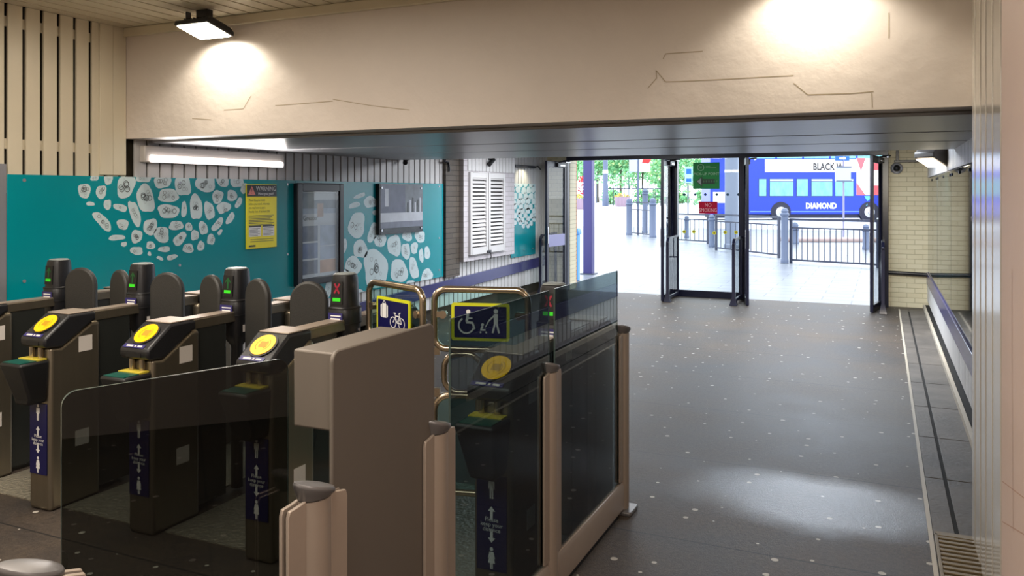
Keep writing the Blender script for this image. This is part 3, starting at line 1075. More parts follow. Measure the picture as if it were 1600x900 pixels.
# wedge light on the right wall beyond the soffit
t = thing('wedge_light', 'grey wedge wall light high on the right wall', 'light', (XR - .12, 9.5, 2.10), math.radians(42))
MB().prism([(.08, -.10), (.03, -.125), (-.16, -.03), (-.16, .02), (-.04, .12), (.08, .12)], 'y', -.13, .13).build('housing', mat('bronze_housing', '#6c6560', .4), t, bevel=.01)
MB().prism([(.01, -.122), (-.15, -.042), (-.154, -.05), (.006, -.13)], 'y', -.11, .11).build('lens', M_WEDGE, t)
MB().box(.08, .13, -.05, .05, -.05, .08).build('wall_plate', M_BLACKP, t, bevel=.004)
lamp('wedge_glow', 'AREA', (XR - .3, 9.45, 1.96), 20, (1.0, .88, .66), rot=(math.radians(25), 0, math.radians(20)), shape='RECTANGLE', size=.2, size_y=.24)
lamp('wedge_glow', 'SPOT', (XR - .32, 9.6, 2.0), 90, (1.0, .88, .66), rot=(math.radians(62), 0, math.radians(6)), spot_size=math.radians(80), spot_blend=.8, shadow_soft_size=.08)

# dome camera with conduit on the end wall
t = thing('dome_camera', 'white dome security camera on the brick end wall', 'camera', tuple(at_Y(1401, 263, YD - .004)))
MB().lathe([(.085, 0), (.085, .03), (.06, .05)], M=Matrix.Rotation(math.radians(90), 4, 'X')).build('housing', M_SILV, t)
MB().lathe([(.05, .05), (.048, .075), (.03, .1), (.01, .108)], M=Matrix.Rotation(math.radians(90), 4, 'X')).build('dome', M_BLACK2, t)
t = MB()
a, b = at_Y(1397, 254, YD - .03), at_Y(1436, 254, YD - .03)
t.box(a.x, b.x, YD - .05, YD - .002, a.z - .0, a.z + .035)
p = at_Y(1402, 240, YD - .03)
t.box(p.x - .02, p.x + .02, YD - .04, YD - .002, a.z, 2.449)
t.build('conduit', M_BLACKP, bevel=.003, label='black conduit above the dome camera', cat='conduit')

# small lamp, bracket and camera near the shutters
p = at_X(770, 252, XB + .08)
t = thing('bullet_camera', 'dark bullet camera above the shutters', 'camera', (XB + .013, p.y, p.z))
MB().cyl((0, 0, .05), (.04, 0, .05), .03).cyl((.04, 0, .05), (.06, 0, .02), .014).build('mount', M_BLACKP, t)
MB().cyl((.05, -.09, -.05), (.06, .05, .03), .035, .03).build('barrel', M_BLACK2, t)
p = at_X(640, 248, XL + .05)
t = thing('ceiling_bracket', 'dark bracket at the rear edge of the soffit, left wall', 'bracket', (XL + .002, 8.66, p.z))
MB().box(0, .1, -.06, .06, .0, .3).build('arm', M_BLACKP, t, bevel=.004)
MB().cyl((.06, 0, .0), (.1, -.08, -.06), .03).build('lamp_head', M_BLACKP, t)
mb = MB()
path = [at_X(x, y, XL + .03) for x, y in ((655, 247), (668, 246), (682, 247), (692, 246))]
mb.tube(path, .012, n=6)
path = [at_X(x, y, XL + .07) for x, y in ((692, 246), (694, 252), (700, 253), (702, 262), (702, 268))]
mb.tube(path, .014, n=6)
mb.build('loose_cable', M_BLACKP, label='loose black cables at the top of the dark brick strip', cat='cable')
p = at_X(820, 260, XL + .1)
t = thing('wall_lamp', 'black bracket lamp above the small teal panel', 'light', (XL + .002, 12.4, p.z))
MB().box(0, .06, -.42, .4, -.02, .025).build('bar', M_BLACKP, t, bevel=.004)
MB().tube([(.03, .4, 0), (.08, .47, .02), (.12, .5, -.04)], .012, n=6).build('arm', M_BLACKP, t)
lamp('wall_lamp_glow', 'SPOT', (XL + .2, 12.35, 2.2), 10, (1.0, .9, .6), rot=(0, math.radians(22), 0), spot_size=math.radians(110), spot_blend=.7, shadow_soft_size=.05)


# ================================================================== TICKET GATES
def pictogram(mb, M, woman=False, mi=0, s=1.0):
    n = 12
    mb.flat([M @ Vector((.011 * s * math.cos(2 * math.pi * i / n), (.052 + .011 * math.sin(2 * math.pi * i / n)) * s, 0)) for i in range(n)], mi)
    if woman:
        pts = [(-.012, .037), (.012, .037), (.022, .0), (.018, -.002), (.013, .012), (.022, -.026), (.008, -.026), (.008, -.058), (.001, -.058), (.001, -.026), (-.001, -.026), (-.001, -.058), (-.008, -.058), (-.008, -.026), (-.022, -.026), (-.013, .012), (-.018, -.002), (-.022, 0)]
    else:
        pts = [(-.018, .037), (.018, .037), (.019, -.005), (.014, -.005), (.012, .02), (.011, -.058), (.002, -.058), (.001, -.012), (-.001, -.012), (-.002, -.058), (-.011, -.058), (-.012, .02), (-.014, -.005), (-.019, -.005)]
    mb.flat([M @ Vector((x * s, y * s, 0)) for x, y in pts], mi)


def reader(parent, M, lettered=True):
    hd = MB().prism([(-.71, .90), (-.70, .878), (-.605, .873), (-.42, .985), (-.40, .985), (-.40, 1.038), (-.565, 1.038), (-.71, .93)], 'x', -.098, .098, M=M)
    head = hd.build('reader_head', M_BLACK, parent, bevel=.012)
    MB().box(-.088, .088, -.56, -.40, 1.0385, 1.046, M=M).build('top_plate', M_STEELP, head, bevel=.003)
    # sloped face frame: from (-.71,.93) to (-.565,1.038)
    d = Vector((0, .145, .108)).normalized()
    Ms = M @ plane_M((0, -.6375, .984), (1, 0, 0), d)
    MB().cyl((0, .012, .0005), (0, .012, .006), .072, n=28, M=Ms).build('disc_rim', M_BLACK2, head)
    dsk = MB().cyl((0, .012, .003), (0, .012, .009), .063, n=28, M=Ms).build('reader_disc', M_YELLOW, head, label='yellow card reader disc')
    mb = MB()
    for rr, a0, a1 in ((.035, -60, 60), (.024, -60, 60), (.035, 120, 240)):
        for k in range(8):
            t0, t1 = math.radians(a0 + (a1 - a0) * k / 8), math.radians(a0 + (a1 - a0) * (k + 1) / 8)
            mb.flat([Ms @ Vector((r * math.cos(t), .012 + r * math.sin(t), .0096)) for r, t in ((rr, t0), (rr, t1), (rr + .004, t1), (rr + .004, t0))])
    mb.flat([Ms @ Vector(p) for p in ((-.02, -.005, .0096), (.02, -.005, .0096), (.02, .03, .0096), (-.02, .03, .0096))])
    mb.build('card_symbol', mat('ochre_ink', '#b98a10', .5), head, smooth=False)
    MB().box(-.08, .06, -.083, -.06, .0005, .003, M=Ms).build('label', M_PURPLE, head)
    mb = MB()
    for a, b in ((-.06, -.015), (-.005, .005), (.015, .045)):
        mb.flat([Ms @ Vector(p) for p in ((a, -.077, .0036), (b, -.077, .0036), (b, -.067, .0036), (a, -.067, .0036))])
    mb.build('label_mark', M_STICK, head, smooth=False)
    MB().box(-.05, .05, -.712, -.69, .892, .912, M=M).build('ticket_slot', M_BLACK2, head)
    return head


def ticket_gate(X, label, icon, paddles):
    t = thing('ticket_gate', label, 'ticket gate', (X, 3.60, 0), group='ticket gates in the gate line')
    I = Matrix.Identity(4)
    R = Matrix.Rotation(math.pi, 4, 'Z')
    for M in (I, R):
        MB().prism([(-.67, 0), (-.67, .88), (-.605, .872), (-.42, .983), (-.36, .983), (-.36, 0)], 'x', -.085, .085, M=M).build('cabinet', M_STEEL, t, bevel=.022, seg=4)
        reader(t, M)
        MB().box(-.045, .045, -.358, -.13, .03, .982, M=M).build('inner_panel', mat('dark_side_panel', '#2a2c2a', .25), t, bevel=.004)
    arm = MB().box(-.05, .05, -.398, .398, .978, 1.03).build('arm_rail', M_STEEL, t, bevel=.004)
    MB().box(-.046, .046, -.398, .398, 1.0305, 1.036).build('arm_top', M_STEELP, arm)
    # ticket bin in front of the near cabinet
    tp = [(-.085, -.835), (.085, -.835), (.085, -.672), (-.085, -.672)]
    bt = [(-.05, -.77), (.05, -.77), (.06, -.672), (-.06, -.672)]
    bn = MB().loft([[(x, y, .585) for x, y in bt], [(x * 1.3, y, .62) for x, y in bt[:2]] + [(x * 1.2, y, .62) for x, y in bt[2:]], [(x, y, .80) for x, y in tp], [(x, y, .815) for x, y in tp]])
    bn = bn.build('ticket_bin', M_BLACK2, t, bevel=.012)
    MB().box(-.07, .07, -.825, -.735, .815, .819).build('green_insert', M_GREENT, bn)
    MB().box(-.075, .07, -.735, -.675, .815, .823).build('yellow_insert', mat('mustard_tray', '#c9b53a', .4), bn)
    for x in (-.04, .03):
        MB().cyl((x, -.682, .822), (x, -.682, .878), .014).build('slot_post', M_CHROME, t)
    # keep your distance notice
    nt = MB().box(-.066, .066, -.6765, -.671, .195, .575).build('notice_strip', M_NAVY, t, bevel=.001)
    mb = MB()
    P = lambda z: plane_M((0, -.6772, z), (1, 0, 0))
    pictogram(mb, P(.525), False, s=.72)
    pictogram(mb, P(.245), True, s=.72)
    for z, sgn in ((.425, 1), (.335, -1)):
        mb.flat([P(z) @ Vector((x, y * sgn, 0)) for x, y in ((-.016, .008), (-.006, .008), (-.006, -.028), (.006, -.028), (.006, .008), (.016, .008), (0, .028))])
    for k, s in enumerate(('Please', 'keep your', 'distance')):
        mb.text(s, .024, P(.399 - k * .02))
    mb.build('notice_print', M_WHITE, nt, smooth=False)
    # white side sticker
    MB().box(.0852, .0862, -.50, -.415, .825, .91).build('side_sticker', M_STICK, t)
    MB().box(.0852, .0862, -.52, -.435, .31, .395).build('side_sticker', M_STICK, t)
    # display tower
    def ring(hx, hy, z, n=24):
        out = []
        for i in range(n):
            a = 2 * math.pi * i / n
            e = 3.2
            q = (abs(math.cos(a)) ** e + abs(math.sin(a)) ** e) ** (-1 / e)
            out.append((hx * q * math.cos(a), hy * q * math.sin(a), z))
        return out
    secs = [(.028, .03, 0.02), (.028, .03, .83), (.05, .055, .865), (.07, .075, .90), (.072, .078, 1.0), (.075, .082, 1.012), (.075, .082, 1.09), (.071, .078, 1.096), (.066, .073, 1.1), (.058, .064, 1.25), (.054, .06, 1.266), (.045, .05, 1.272)]
    tw = MB().loft([ring(*s) for s in secs])
    tower = tw.build('display_tower', M_BLACK, t)
    MB().loft([ring(.052, .057, 1.2665), ring(.044, .048, 1.275)]).build('tower_cap', mat('grey_tower_cap', '#8e9494', .4), tower)
    MB().loft([ring(.0765, .0835, 1.008), ring(.0765, .0835, 1.014)]).loft([ring(.0765, .0835, 1.088), ring(.0765, .0835, 1.094)]).build('tower_ring', M_BLACK2, tower)
    up = Vector((0, .012, .17)).normalized()
    Ms = plane_M((0, -.0695, 1.17), (1, 0, 0), up)
    MB().box(-.035, .035, -.055, .065, .0, .003, M=Ms).build('screen', M_BLACK2, tower)
    mb = MB()
    if icon == 'arrow':
        mb.flat([Ms @ Vector(p) for p in ((-.02, .02, .004), (-.02, .03, .004), (0, .055, .004), (.02, .03, .004), (.02, .02, .004), (.006, .035, .004), (.006, -.01, .004), (-.006, -.01, .004), (-.006, .035, .004))], 0)
        mb.flat([Ms @ Vector(p) for p in ((-.025, -.035, .004), (.022, -.035, .004), (.022, -.018, .004), (-.025, -.018, .004))], 1)
    else:
        for sg in (1, -1):
            mb.flat([Ms @ Vector(p) for p in ((-.02, .05 * 1 if sg > 0 else .005, .004), (-.012, .056 if sg > 0 else -.001, .004), (.02, .005 if sg > 0 else .05, .004), (.012, -.001 if sg > 0 else .056, .004))], 2)
        mb.flat([Ms @ Vector(p) for p in ((-.025, -.04, .004), (.025, -.04, .004), (.025, -.022, .004), (-.025, -.022, .004))], 1)
    mb.build('screen_symbol', [M_SCRGD, M_SCRG, M_SCRR], tower, smooth=False, merge=False)
    mb = MB().box(-.045, .045, -.0855, -.083, 1.025, 1.07)
    mb.box(-.03, .035, -.0862, -.0855, 1.052, 1.058, 1).box(-.03, .03, -.0862, -.0855, 1.036, 1.043, 1)
    mb.build('tower_label', [M_PURPLE, M_WHITE], tower)
    MB().cyl((.0755, .02, .975), (.079, .02, .975), .008, n=10).build('button', M_SILV, tower)
    MB().box(.0722, .0735, -.03, .05, .915, .955).build('tower_sticker', M_STICK, tower)
    # retracting paddles, hinged on this gate
    for side, yaw in paddles:
        hx = side * .075
        w, r = .215, .10
        pts = [(0, .45), (.03, .42), (w - .05, .42), (w, .47)]
        cx_, cz_ = w / 2, 1.225 - w / 2
        pts += [(cx_ + w / 2 * math.cos(math.radians(a)), cz_ + w / 2 * math.sin(math.radians(a))) for a in range(0, 181, 15)]
        Mp = Matrix.Translation((hx + side * .02, -.02, 0)) @ Matrix.Rotation(yaw if side > 0 else math.pi + yaw, 4, 'Z')
        MB().prism(pts, 'y', -.02, .02, M=Mp).build('paddle', M_PADDLE, t, bevel=.012)
    return t


A15 = math.radians(15)
ticket_gate(-4.87, 'steel ticket gate at the left edge, nearest the teal wall', 'arrow', [(1, A15)])
ticket_gate(-4.12, 'steel ticket gate second from the teal wall, distance notice fully in view', 'arrow', [(-1, -A15), (1, A15)])
ticket_gate(-3.37, 'steel ticket gate third from the teal wall, behind the near glass panel', 'arrow', [(-1, -A15), (1, -A15)])
ticket_gate(-2.62, 'steel ticket gate beside the grey metal screen, tower with red cross by the luggage gate', 'cross', [(-1, A15)])
ticket_gate(-1.42, 'ticket gate behind the tall smoked glass panels, by the wheelchair gate', 'cross', [])

for a, b, lab in ((-4.78, -4.21, 'tread plate floor in the leftmost gate aisle'), (-4.03, -3.46, 'tread plate floor in the second gate aisle'), (-3.28, -2.71, 'tread plate floor in the third gate aisle'), (-2.53, -1.51, 'wide tread plate floor under the luggage and wheelchair gates')):
    MB().box(a, b, 3.0, 4.22, 0, .006).build('tread_plate', M_TREAD, label=lab, cat='floor plate', group='tread plates in the gate aisles')


# swing gates of the wide aisle
def rloop(x0, x1, z0, z1, r, n=6):
    return [(x, 0, z) for x, z in rrect((x0 + x1) / 2, (z0 + z1) / 2, x1 - x0, z1 - z0, r, n)]


def swing_gate(name, label, loc, rz, L, sign):
    t = thing(name, label, 'gate', loc, rz)
    fr = MB()
    fr.tube(rloop(0, L, .93, 1.225, .06), .017, closed=True)
    fr.tube(rloop(.05, .24, .715, .905, .07), .015, closed=True)
    fr.tube(rloop(0, L, .22, .70, .08), .017, closed=True)
    fr.box(.0, .03, -.012, .012, .90, .935).box(.0, .03, -.012, .012, .69, .735)
    fr.build('tube_frame', M_CHROME, t)
    MB().box(.015, L - .015, -.004, .004, .945, 1.21).build('glass_infill', M_GREENG, t)
    MB().box(.015, L - .015, -.004, .004, .235, .685).build('glass_infill', M_GREENG, t)
    for x, x0, x1 in ((.045, 0, .045), (L - .045, L - .045, L)):
        MB().cyl((x, -.016, 1.10), (x, .016, 1.10), .02).box(x0, x1, -.01, .01, 1.085, 1.115).build('clamp', M_CHROME, t)
    sw, sz0, sz1 = L * .62, .975, 1.16
    sx0 = (L - sw) / 2
    sg = MB().prism(rrect(L / 2, (sz0 + sz1) / 2, sw, sz1 - sz0, .012), 'y', -.012, -.0045).build('sign_plate', M_YELLINE, t)
    MB().prism(rrect(L / 2, (sz0 + sz1) / 2, sw - .03, sz1 - sz0 - .03, .006), 'y', -.0135, -.012).build('sign_face', M_NAVY, sg)
    Mp = plane_M((L / 2, -.0142, (sz0 + sz1) / 2), (1, 0, 0))
    mb = MB()
    poly = lambda pts: mb.flat([Mp @ Vector((x, y, 0)) for x, y in pts])

    def arc(cx, cy, r, w, a0, a1, n=16):
        for k in range(n):
            t0, t1 = math.radians(a0 + (a1 - a0) * k / n), math.radians(a0 + (a1 - a0) * (k + 1) / n)
            poly([(cx + q * math.cos(s), cy + q * math.sin(s)) for q, s in ((r, t0), (r + w, t0), (r + w, t1), (r, t1))])

    def bar(x0, y0, x1, y1, w):
        d = Vector((x1 - x0, y1 - y0)).normalized()
        n = Vector((-d.y, d.x)) * w / 2
        poly([(x0 - n.x, y0 - n.y), (x1 - n.x, y1 - n.y), (x1 + n.x, y1 + n.y), (x0 + n.x, y0 + n.y)])
    if sign == 'luggage':
        poly([(-.115, -.01), (-.102, -.015), (-.102, .055), (-.115, .05)])
        poly([(-.098, -.015), (-.062, -.015), (-.062, .06), (-.098, .06)])
        poly([(-.058, -.015), (-.045, -.01), (-.045, .05), (-.058, .055)])
        arc(-.08, .06, .01, .004, 0, 180, 8)
        for cx in (.005, .085):
            arc(cx, -.03, .025, .0045, 0, 360, 20)
        bar(.005, -.03, .03, .005, .005)
        bar(.03, .005, .065, .005, .005)
        bar(.065, .005, .042, -.03, .005)
        bar(.042, -.03, .022, .015, .005)
        bar(.012, .018, .032, .018, .006)
        bar(.085, -.03, .06, .02, .005)
        bar(.06, .02, .075, .024, .005)
        bar(.042, -.03, .085, -.03, .004)
    else:
        n = 12
        hd = lambda cx, cy, r: poly([(cx + r * math.cos(2 * math.pi * i / n), cy + r * math.sin(2 * math.pi * i / n)) for i in range(n)])
        hd(-.06, .05, .011)
        bar(-.062, .04, -.068, .0, .013)
        bar(-.064, .018, -.038, .018, .007)
        bar(-.07, -.002, -.038, -.004, .011)
        bar(-.04, -.002, -.028, -.035, .010)
        arc(-.07, -.018, .034, .008, 120, 350, 16)
        hd(.078, .055, .011)
        bar(.078, .042, .078, -.005, .02)
        bar(.074, -.004, .062, -.052, .009)
        bar(.082, -.004, .094, -.052, .009)
        bar(.072, .036, .042, .006, .007)
        bar(.042, .006, .025, -.025, .005)
        hd(.012, -.012, .007)
        bar(.012, -.02, .004, -.034, .01)
        bar(.0, -.038, .026, -.038, .008)
        hd(.002, -.05, .005)
        hd(.03, -.05, .005)
    mb.build('pictogram', M_WHITE, sg, smooth=False, merge=False)
    return t


swing_gate('luggage_gate', 'tube framed glass gate with suitcase and bicycle sign', (-2.52, 3.68, 0), math.radians(-25), .51, 'luggage')
swing_gate('wheelchair_gate', 'tube framed glass gate with wheelchair and child sign', (-2.03, 3.53, 0), math.radians(15), .47, 'chair')

# ================================================================== NEAR BARRIER
XG = -1.27
posts = [(-1.485, 1.04, 66, 'near'), (XG, 1.62, 80, 'two'), (XG, 2.22, 90, 'three'), (XG, 3.17, 90, 'four'), (XG, 4.22, 90, 'five')]
post_labels = ['low grey barrier post cap at the bottom left corner', 'grey barrier post between the near glass panel and the metal screen',
               'grey barrier post between the metal screen and the tall smoked glass', 'grey barrier post between the two tall smoked glass panels',
               'grey barrier post at the far end of the glass barrier, foot on asphalt']
for (X, Y, ang, _), lab in zip(posts, post_labels):
    t = thing('barrier_post', lab, 'post', (X, Y, 0), math.radians(ang - 90), group='posts of the glass barrier')
    sec = [(.034 * math.cos(2 * math.pi * i / 24), .046 * math.sin(2 * math.pi * i / 24)) for i in range(24)]
    MB().prism(sec, 'z', .02, .955).build('shaft', M_STEELP, t)
    rings = []
    for s, z, k in ((1.0, .958, 0), (1.14, .968, .7), (1.24, .976, 1), (1.25, .982, 1), (1.18, .987, 1), (.8, .990, 1), (.1, .991, 1)):
        rings.append([(x * s, y * s, z - .30 * k * y * s) for x, y in sec])
    MB().loft(rings).build('cap', M_CAP, t)
    mb = MB()
    for s in (-1, 1):
        if (Y > 4 and s > 0) or (Y < 1.2 and s < 0):
            continue
        for xx in (-.017, .007):
            mb.prism([(s * .04, .18), (s * .095, .18), (s * .095, .935), (s * .09, .95), (s * .06, .955), (s * .04, .96)], 'x', xx, xx + .010)
        mb.box(-.006, .006, s * .04 - .004, s * .04 + .004, .18, .95)
    mb.build('clamp_channel', M_STEELP, t, bevel=.002)
    MB().prism(rrect(.012 if Y > 4 else 0, 0, .11 if Y > 4 else .066, .15 if Y > 4 else .09, .02), 'z', 0, .022).build('foot', M_CAP if Y > 4 else M_STEELP, t, bevel=.006)


def corner_panel(y0, y1, z0, z1, r):
    pts = [(y0, z0), (y1, z0)]
    pts += [(y1 - r + r * math.cos(math.radians(a)), z1 - r + r * math.sin(math.radians(a))) for a in range(0, 91, 15)]
    pts += [(y0 + r + r * math.cos(math.radians(a)), z1 - r + r * math.sin(math.radians(a))) for a in range(90, 181, 15)]
    return pts


def glass_panel(label, p0, p1, m, z0=.08, z1=1.295, r=.03):
    a, b = Vector((*p0, 0)), Vector((*p1, 0))
    L = (b - a).length
    rz = math.atan2(b.y - a.y, b.x - a.x) - math.pi / 2
    mb = MB().prism(corner_panel(0, L, z0, z1, r), 'x', -.0035, .0035)
    mb.m = [0, 0] + [1] * (len(mb.m) - 2)
    o = mb.build('glass_panel', [m, M_EDGE], smooth=False, label=label, cat='glass panel', group='smoked glass panels of the barrier')
    o.location = a
    o.rotation_euler = (0, 0, rz)
    return o


glass_panel('near dark glass panel with rounded corner, in front of the ticket gates', (-1.522, 1.13), (-1.335, 1.60), M_SMOKEB)
glass_panel('tall smoked glass panel in front of the wheelchair gate', (XG, 2.305), (XG, 3.16), M_SMOKE, r=.008)
glass_panel('tall smoked glass panel at the far end, before the open walkway', (XG, 3.225), (XG, 4.12), M_SMOKE, r=.008)
# opaque metal screen with box
t = thing('metal_screen', 'plain grey metal screen panel with a box behind it', 'screen', (XG, 1.685, 0))
MB().prism(corner_panel(0, .515, .06, 1.30, .03), 'x', -.006, .006).build('sheet', M_GREYM, t, bevel=.004)
MB().box(-.135, -.007, .02, .42, 1.09, 1.293).build('control_box', M_GREYM, t, bevel=.006)
# kick rail
t = thing('kick_rail', 'silver kick rail along the foot of the far glass panel', 'rail', (XG, 3.22, 0))
MB().prism([(-.022, .03), (.022, .03), (.022, .15), (.012, .17), (-.012, .17), (-.022, .15)], 'y', 0, .955).build('rail', M_STEELP, t, bevel=.003)
MB().box(-.01, .01, .02, .90, .0, .03).build('seal', M_BLACK2, t)
t = thing('kick_rail', 'silver kick rail under the glass before the wheelchair gate', 'rail', (XG, 2.275, 0))
MB().prism([(-.022, .03), (.022, .03), (.022, .15), (.012, .17), (-.012, .17), (-.022, .15)], 'y', 0, .845).build('rail', M_STEELP, t, bevel=.003)
MB().box(-.01, .01, .02, .84, .0, .03).build('seal', M_BLACK2, t)

# ================================================================== OUTSIDE
M_PAVE = brick_mat('pavement_slabs', '#7f848d', '#727883', '#525863', 'xy', bw=.9, bh=.45, rough=.35, msize=.012)
M_ROAD = mat('pale_road', '#b9bcc2', .6, var=.05, scale=1)
M_STEELB = mat('slate_blue_steel', '#5a6680', .45)
M_STEELD = mat('dark_railing', '#32384c', .45)
M_LEAF = [mat('leaf_light', '#93cf98', .6), mat('leaf_mid', '#6fb37a', .6), mat('leaf_yellow', '#b4cf8c', .6)]
M_BUSB = mat('bus_blue', '#0c34c4', .3)
M_BUSD = mat('bus_dark', '#11142e', .5)
MB().box(-60, 60, YD + .001, 40, -.1, -.002).build('ground_pavement', M_PAVE, kind='structure', label='wet pale paving outside the doors')
MB().box(-160, 120, 40, 400, -.1, -.01).build('ground_road', M_ROAD, kind='structure', label='pale road beyond the railings')
gp = lambda x, y: at_z(x, y, 0)

# canopy post, brick pier, bin
p = gp(920, 428)
t = thing('canopy_post', 'tall square violet post just outside the left doorway', 'post', (p.x, p.y, 0))
MB().box(-.095, .095, -.095, .095, 0, 4.5).build('shaft', mat('violet_paint', '#322c70', .4), t, bevel=.008)
MB().prism(rrect(0, 0, .3, .3, .02), 'z', 0, .02).build('base_plate', M_STEELD, t)
a, b = at_Y(886.5, 300, 13.82), at_Y(893, 300, 13.82)
MB().box(a.x, b.x, 13.8, 14.1, 0, 4.2).build('brick_pier', M_BRICKX, label='narrow yellow brick pier outside the left door', cat='pier')
p = gp(899, 438)
t = thing('litter_bin', 'pale blue litter bin outside beside the brick pier', 'bin', (p.x, p.y, 0))
MB().loft([[(sx * a, sy * a, z) for sx, sy in ((-1, -1), (1, -1), (1, 1), (-1, 1))] for a, z in ((.07, 0), (.075, .9))]).build('body', mat('bin_blue', '#5b9fe0', .4), t, bevel=.01)
MB().loft([[(sx * a, sy * a, z) for sx, sy in ((-1, -1), (1, -1), (1, 1), (-1, 1))] for a, z in ((.095, .9), (.095, .95), (.07, 1.02))]).build('lid', mat('bin_lid_blue', '#4f8fd0', .4), t, bevel=.008)


def bollard(x, ytop, ybase, wpx, label, band=True, m=None):
    p = gp(x, ybase)
    d = (H) * F / (ybase - V0)
    r = wpx / 2 * d / F
    h = H + (V0 - ytop) * d / F
    t = thing('bollard', label, 'bollard', (p.x, p.y, 0), group='bollards along the kerb')
    m = m or M_STEELB
    MB().lathe([(r * 1.12, 0), (r * 1.12, .08), (r, .1), (r, h - r * 2.3)]).build('shaft', m, t)
    MB().lathe([(r, 0), (r * 1.25, .02), (r * 1.25, .06), (r * .9, .09), (r * 1.05, r * 1.4), (r * .7, r * 2.1), (r * .2, r * 2.3)], (0, 0, h - r * 2.3)).build('head', m, t)
    return t


for args in ((983, 310, 367, 9, 'bollard at the left end of the railing seen past the open door'), (1020, 309, 371, 10, 'bollard right of the pale bus stop pole, against the door'),
             (1008, 295, 364, 8, 'taller bollard just behind the one by the open door'), (1112, 335, 386, 9, 'bollard beneath the red no smoking sign'),
             (1073, 337, 372, 7, 'bollard seen through the left of the glazed screen'),
             (1226, 325, 411, 11, 'large bollard in the right doorway before the bus wheel'), (1242, 347, 381, 11, 'short bollard right of the large bollard, behind the railing'), (1353, 350, 390, 10, 'short bollard behind the railing at its right end')):
    bollard(*args)


def railing(pts, ztop, zmid, label, nb, zbot=.06):
    a, b = gp(*pts[0]), gp(*pts[1])
    L = (b - a).length
    t = thing('railing', label, 'railing', a, math.atan2(b.y - a.y, b.x - a.x), group='pedestrian railings at the kerb')
    MB().box(0, L, -.025, .025, ztop - .05, ztop).build('top_rail', M_STEELD, t)
    MB().box(0, L, -.018, .018, zmid - .035, zmid).build('mid_rail', M_STEELD, t)
    MB().box(0, L, -.018, .018, zbot, zbot + .04).build('bottom_rail', M_STEELD, t)
    for x in (0, L):
        MB().box(x - .03, x + .03, -.03, .03, 0, ztop).build('post', M_STEELD, t)
    for k in range(1, nb):
        x = L * k / nb
        MB().cyl((x, 0, zbot + .02), (x, 0, zmid - .01), .011, n=6).build('bar', M_STEELD, t)


railing(((1236, 411), (1372, 419)), 1.09, .88, 'railing panel in the right doorway, nearest the doors', 15)
railing(((1119, 391), (1217, 403)), 1.09, .88, 'railing panel between the grey column and large bollard', 12)
railing(((1046, 377), (1106, 381)), 1.0, .82, 'railing panel low behind the left of the glazed screen', 9)
railing(((985, 366), (1016, 370)), 1.35, 1.05, 'short railing panel between the two left bollards', 5)

p = gp(1143, 387)
t = thing('column', 'thick grey steel column seen through the glazed screen', 'column', (p.x, p.y, 0))
MB().lathe([(.24, 0), (.24, .1), (.205, .14), (.205, 8)]).build('shaft', mat('column_grey', '#767f92', .5), t)
MB().lathe([(.215, 0), (.215, .08)], (0, 0, 2.35)).build('collar', M_SILV, t)
p = gp(1155, 384)
t = thing('street_pole', 'slim pale pole right of the grey column', 'pole', (p.x, p.y, 0))
MB().lathe([(.1, 0), (.07, .1), (.06, .2), (.06, 7)]).build('shaft', mat('pale_pole', '#a9b2c6', .45), t)
MB().box(-.09, .09, -.08, .0, 1.5, 1.75).build('cabinet', mat('pale_pole', '#a9b2c6', .45), t)

# bus stop pole in the left doorway
p = gp(997, 367)
d = H * F / (367 - V0)
k = d / F
t = thing('bus_stop', 'bus stop pole with grey timetable case and red and white flag', 'bus stop', (p.x, p.y, 0), TH)
MB().cyl((0, 0, 0), (0, 0, H + 57 * k), .04).build('pole', M_STEELB, t)
MB().box(-14 * k, -1 * k, -.04, .04, H + 33 * k, H + 53 * k).build('timetable_case', mat('pale_case', '#b5c3d6', .4), t, bevel=.02)
MB().box(2 * k, 19 * k, -.02, .02, H + 33 * k, H + 57 * k).build('flag', M_WHITE, t, bevel=.01)
MB().prism([(6 * k, H + 48 * k), (8 * k, H + 54 * k), (21 * k, H + 54 * k), (16 * k, H + 46.5 * k)], 'y', -.05, -.022).build('red_mark', mat('bright_red', '#ff2a2a', .5), t)
p = gp(1318, 372)
d = H * F / (372 - V0)
k = d / F
t = thing('bus_stop', 'bus stop pole in front of the bus with small blue flag', 'bus stop', (p.x, p.y, 0), TH)
MB().cyl((0, 0, 0), (0, 0, H + 58 * k), .035).build('pole', mat('pole_lilac', '#8f8ca8', .45), t)
MB().box(-13 * k, 9 * k, -.03, .03, H + 51 * k, H + 58 * k).build('flag', mat('flag_blue', '#0f5fae', .4), t, bevel=.01)
MB().box(-7 * k, 3 * k, -.04, -.03, H + 53 * k, H + 56 * k).build('flag_text', M_WHITE, t)
MB().box(-13 * k, 11 * k, -.05, .05, H + 18 * k, H + 42 * k).build('timetable_case', mat('pale_case', '#b5c3d6', .4), t, bevel=.02)
MB().box(-12 * k, 12 * k, -.06, .06, H + 40 * k, H + 42 * k).box(-12 * k, 12 * k, -.06, .06, H + 18 * k, H + 20 * k).build('case_rail', M_STEELB, t)
p = gp(1075, 334)
k = (H * F / (334 - V0)) / F
t = thing('road_sign', 'small blue road sign on a thin pole beside the green sign', 'sign', (p.x, p.y, 0), TH)
MB().cyl((0, 0, 0), (0, 0, H + 40 * k), .04).build('pole', M_STEELB, t)
MB().box(-5 * k, 7 * k, -.04, .04, H + 16 * k, H + 41 * k).build('plate', mat('sign_sky', '#9ecbf0', .4), t)
MB().box(-3 * k, 5 * k, -.05, -.04, H + 30 * k, H + 38 * k).box(-3 * k, 5 * k, -.05, -.04, H + 18 * k, H + 23 * k).build('symbol', mat('flag_blue', '#0f5fae', .4), t)

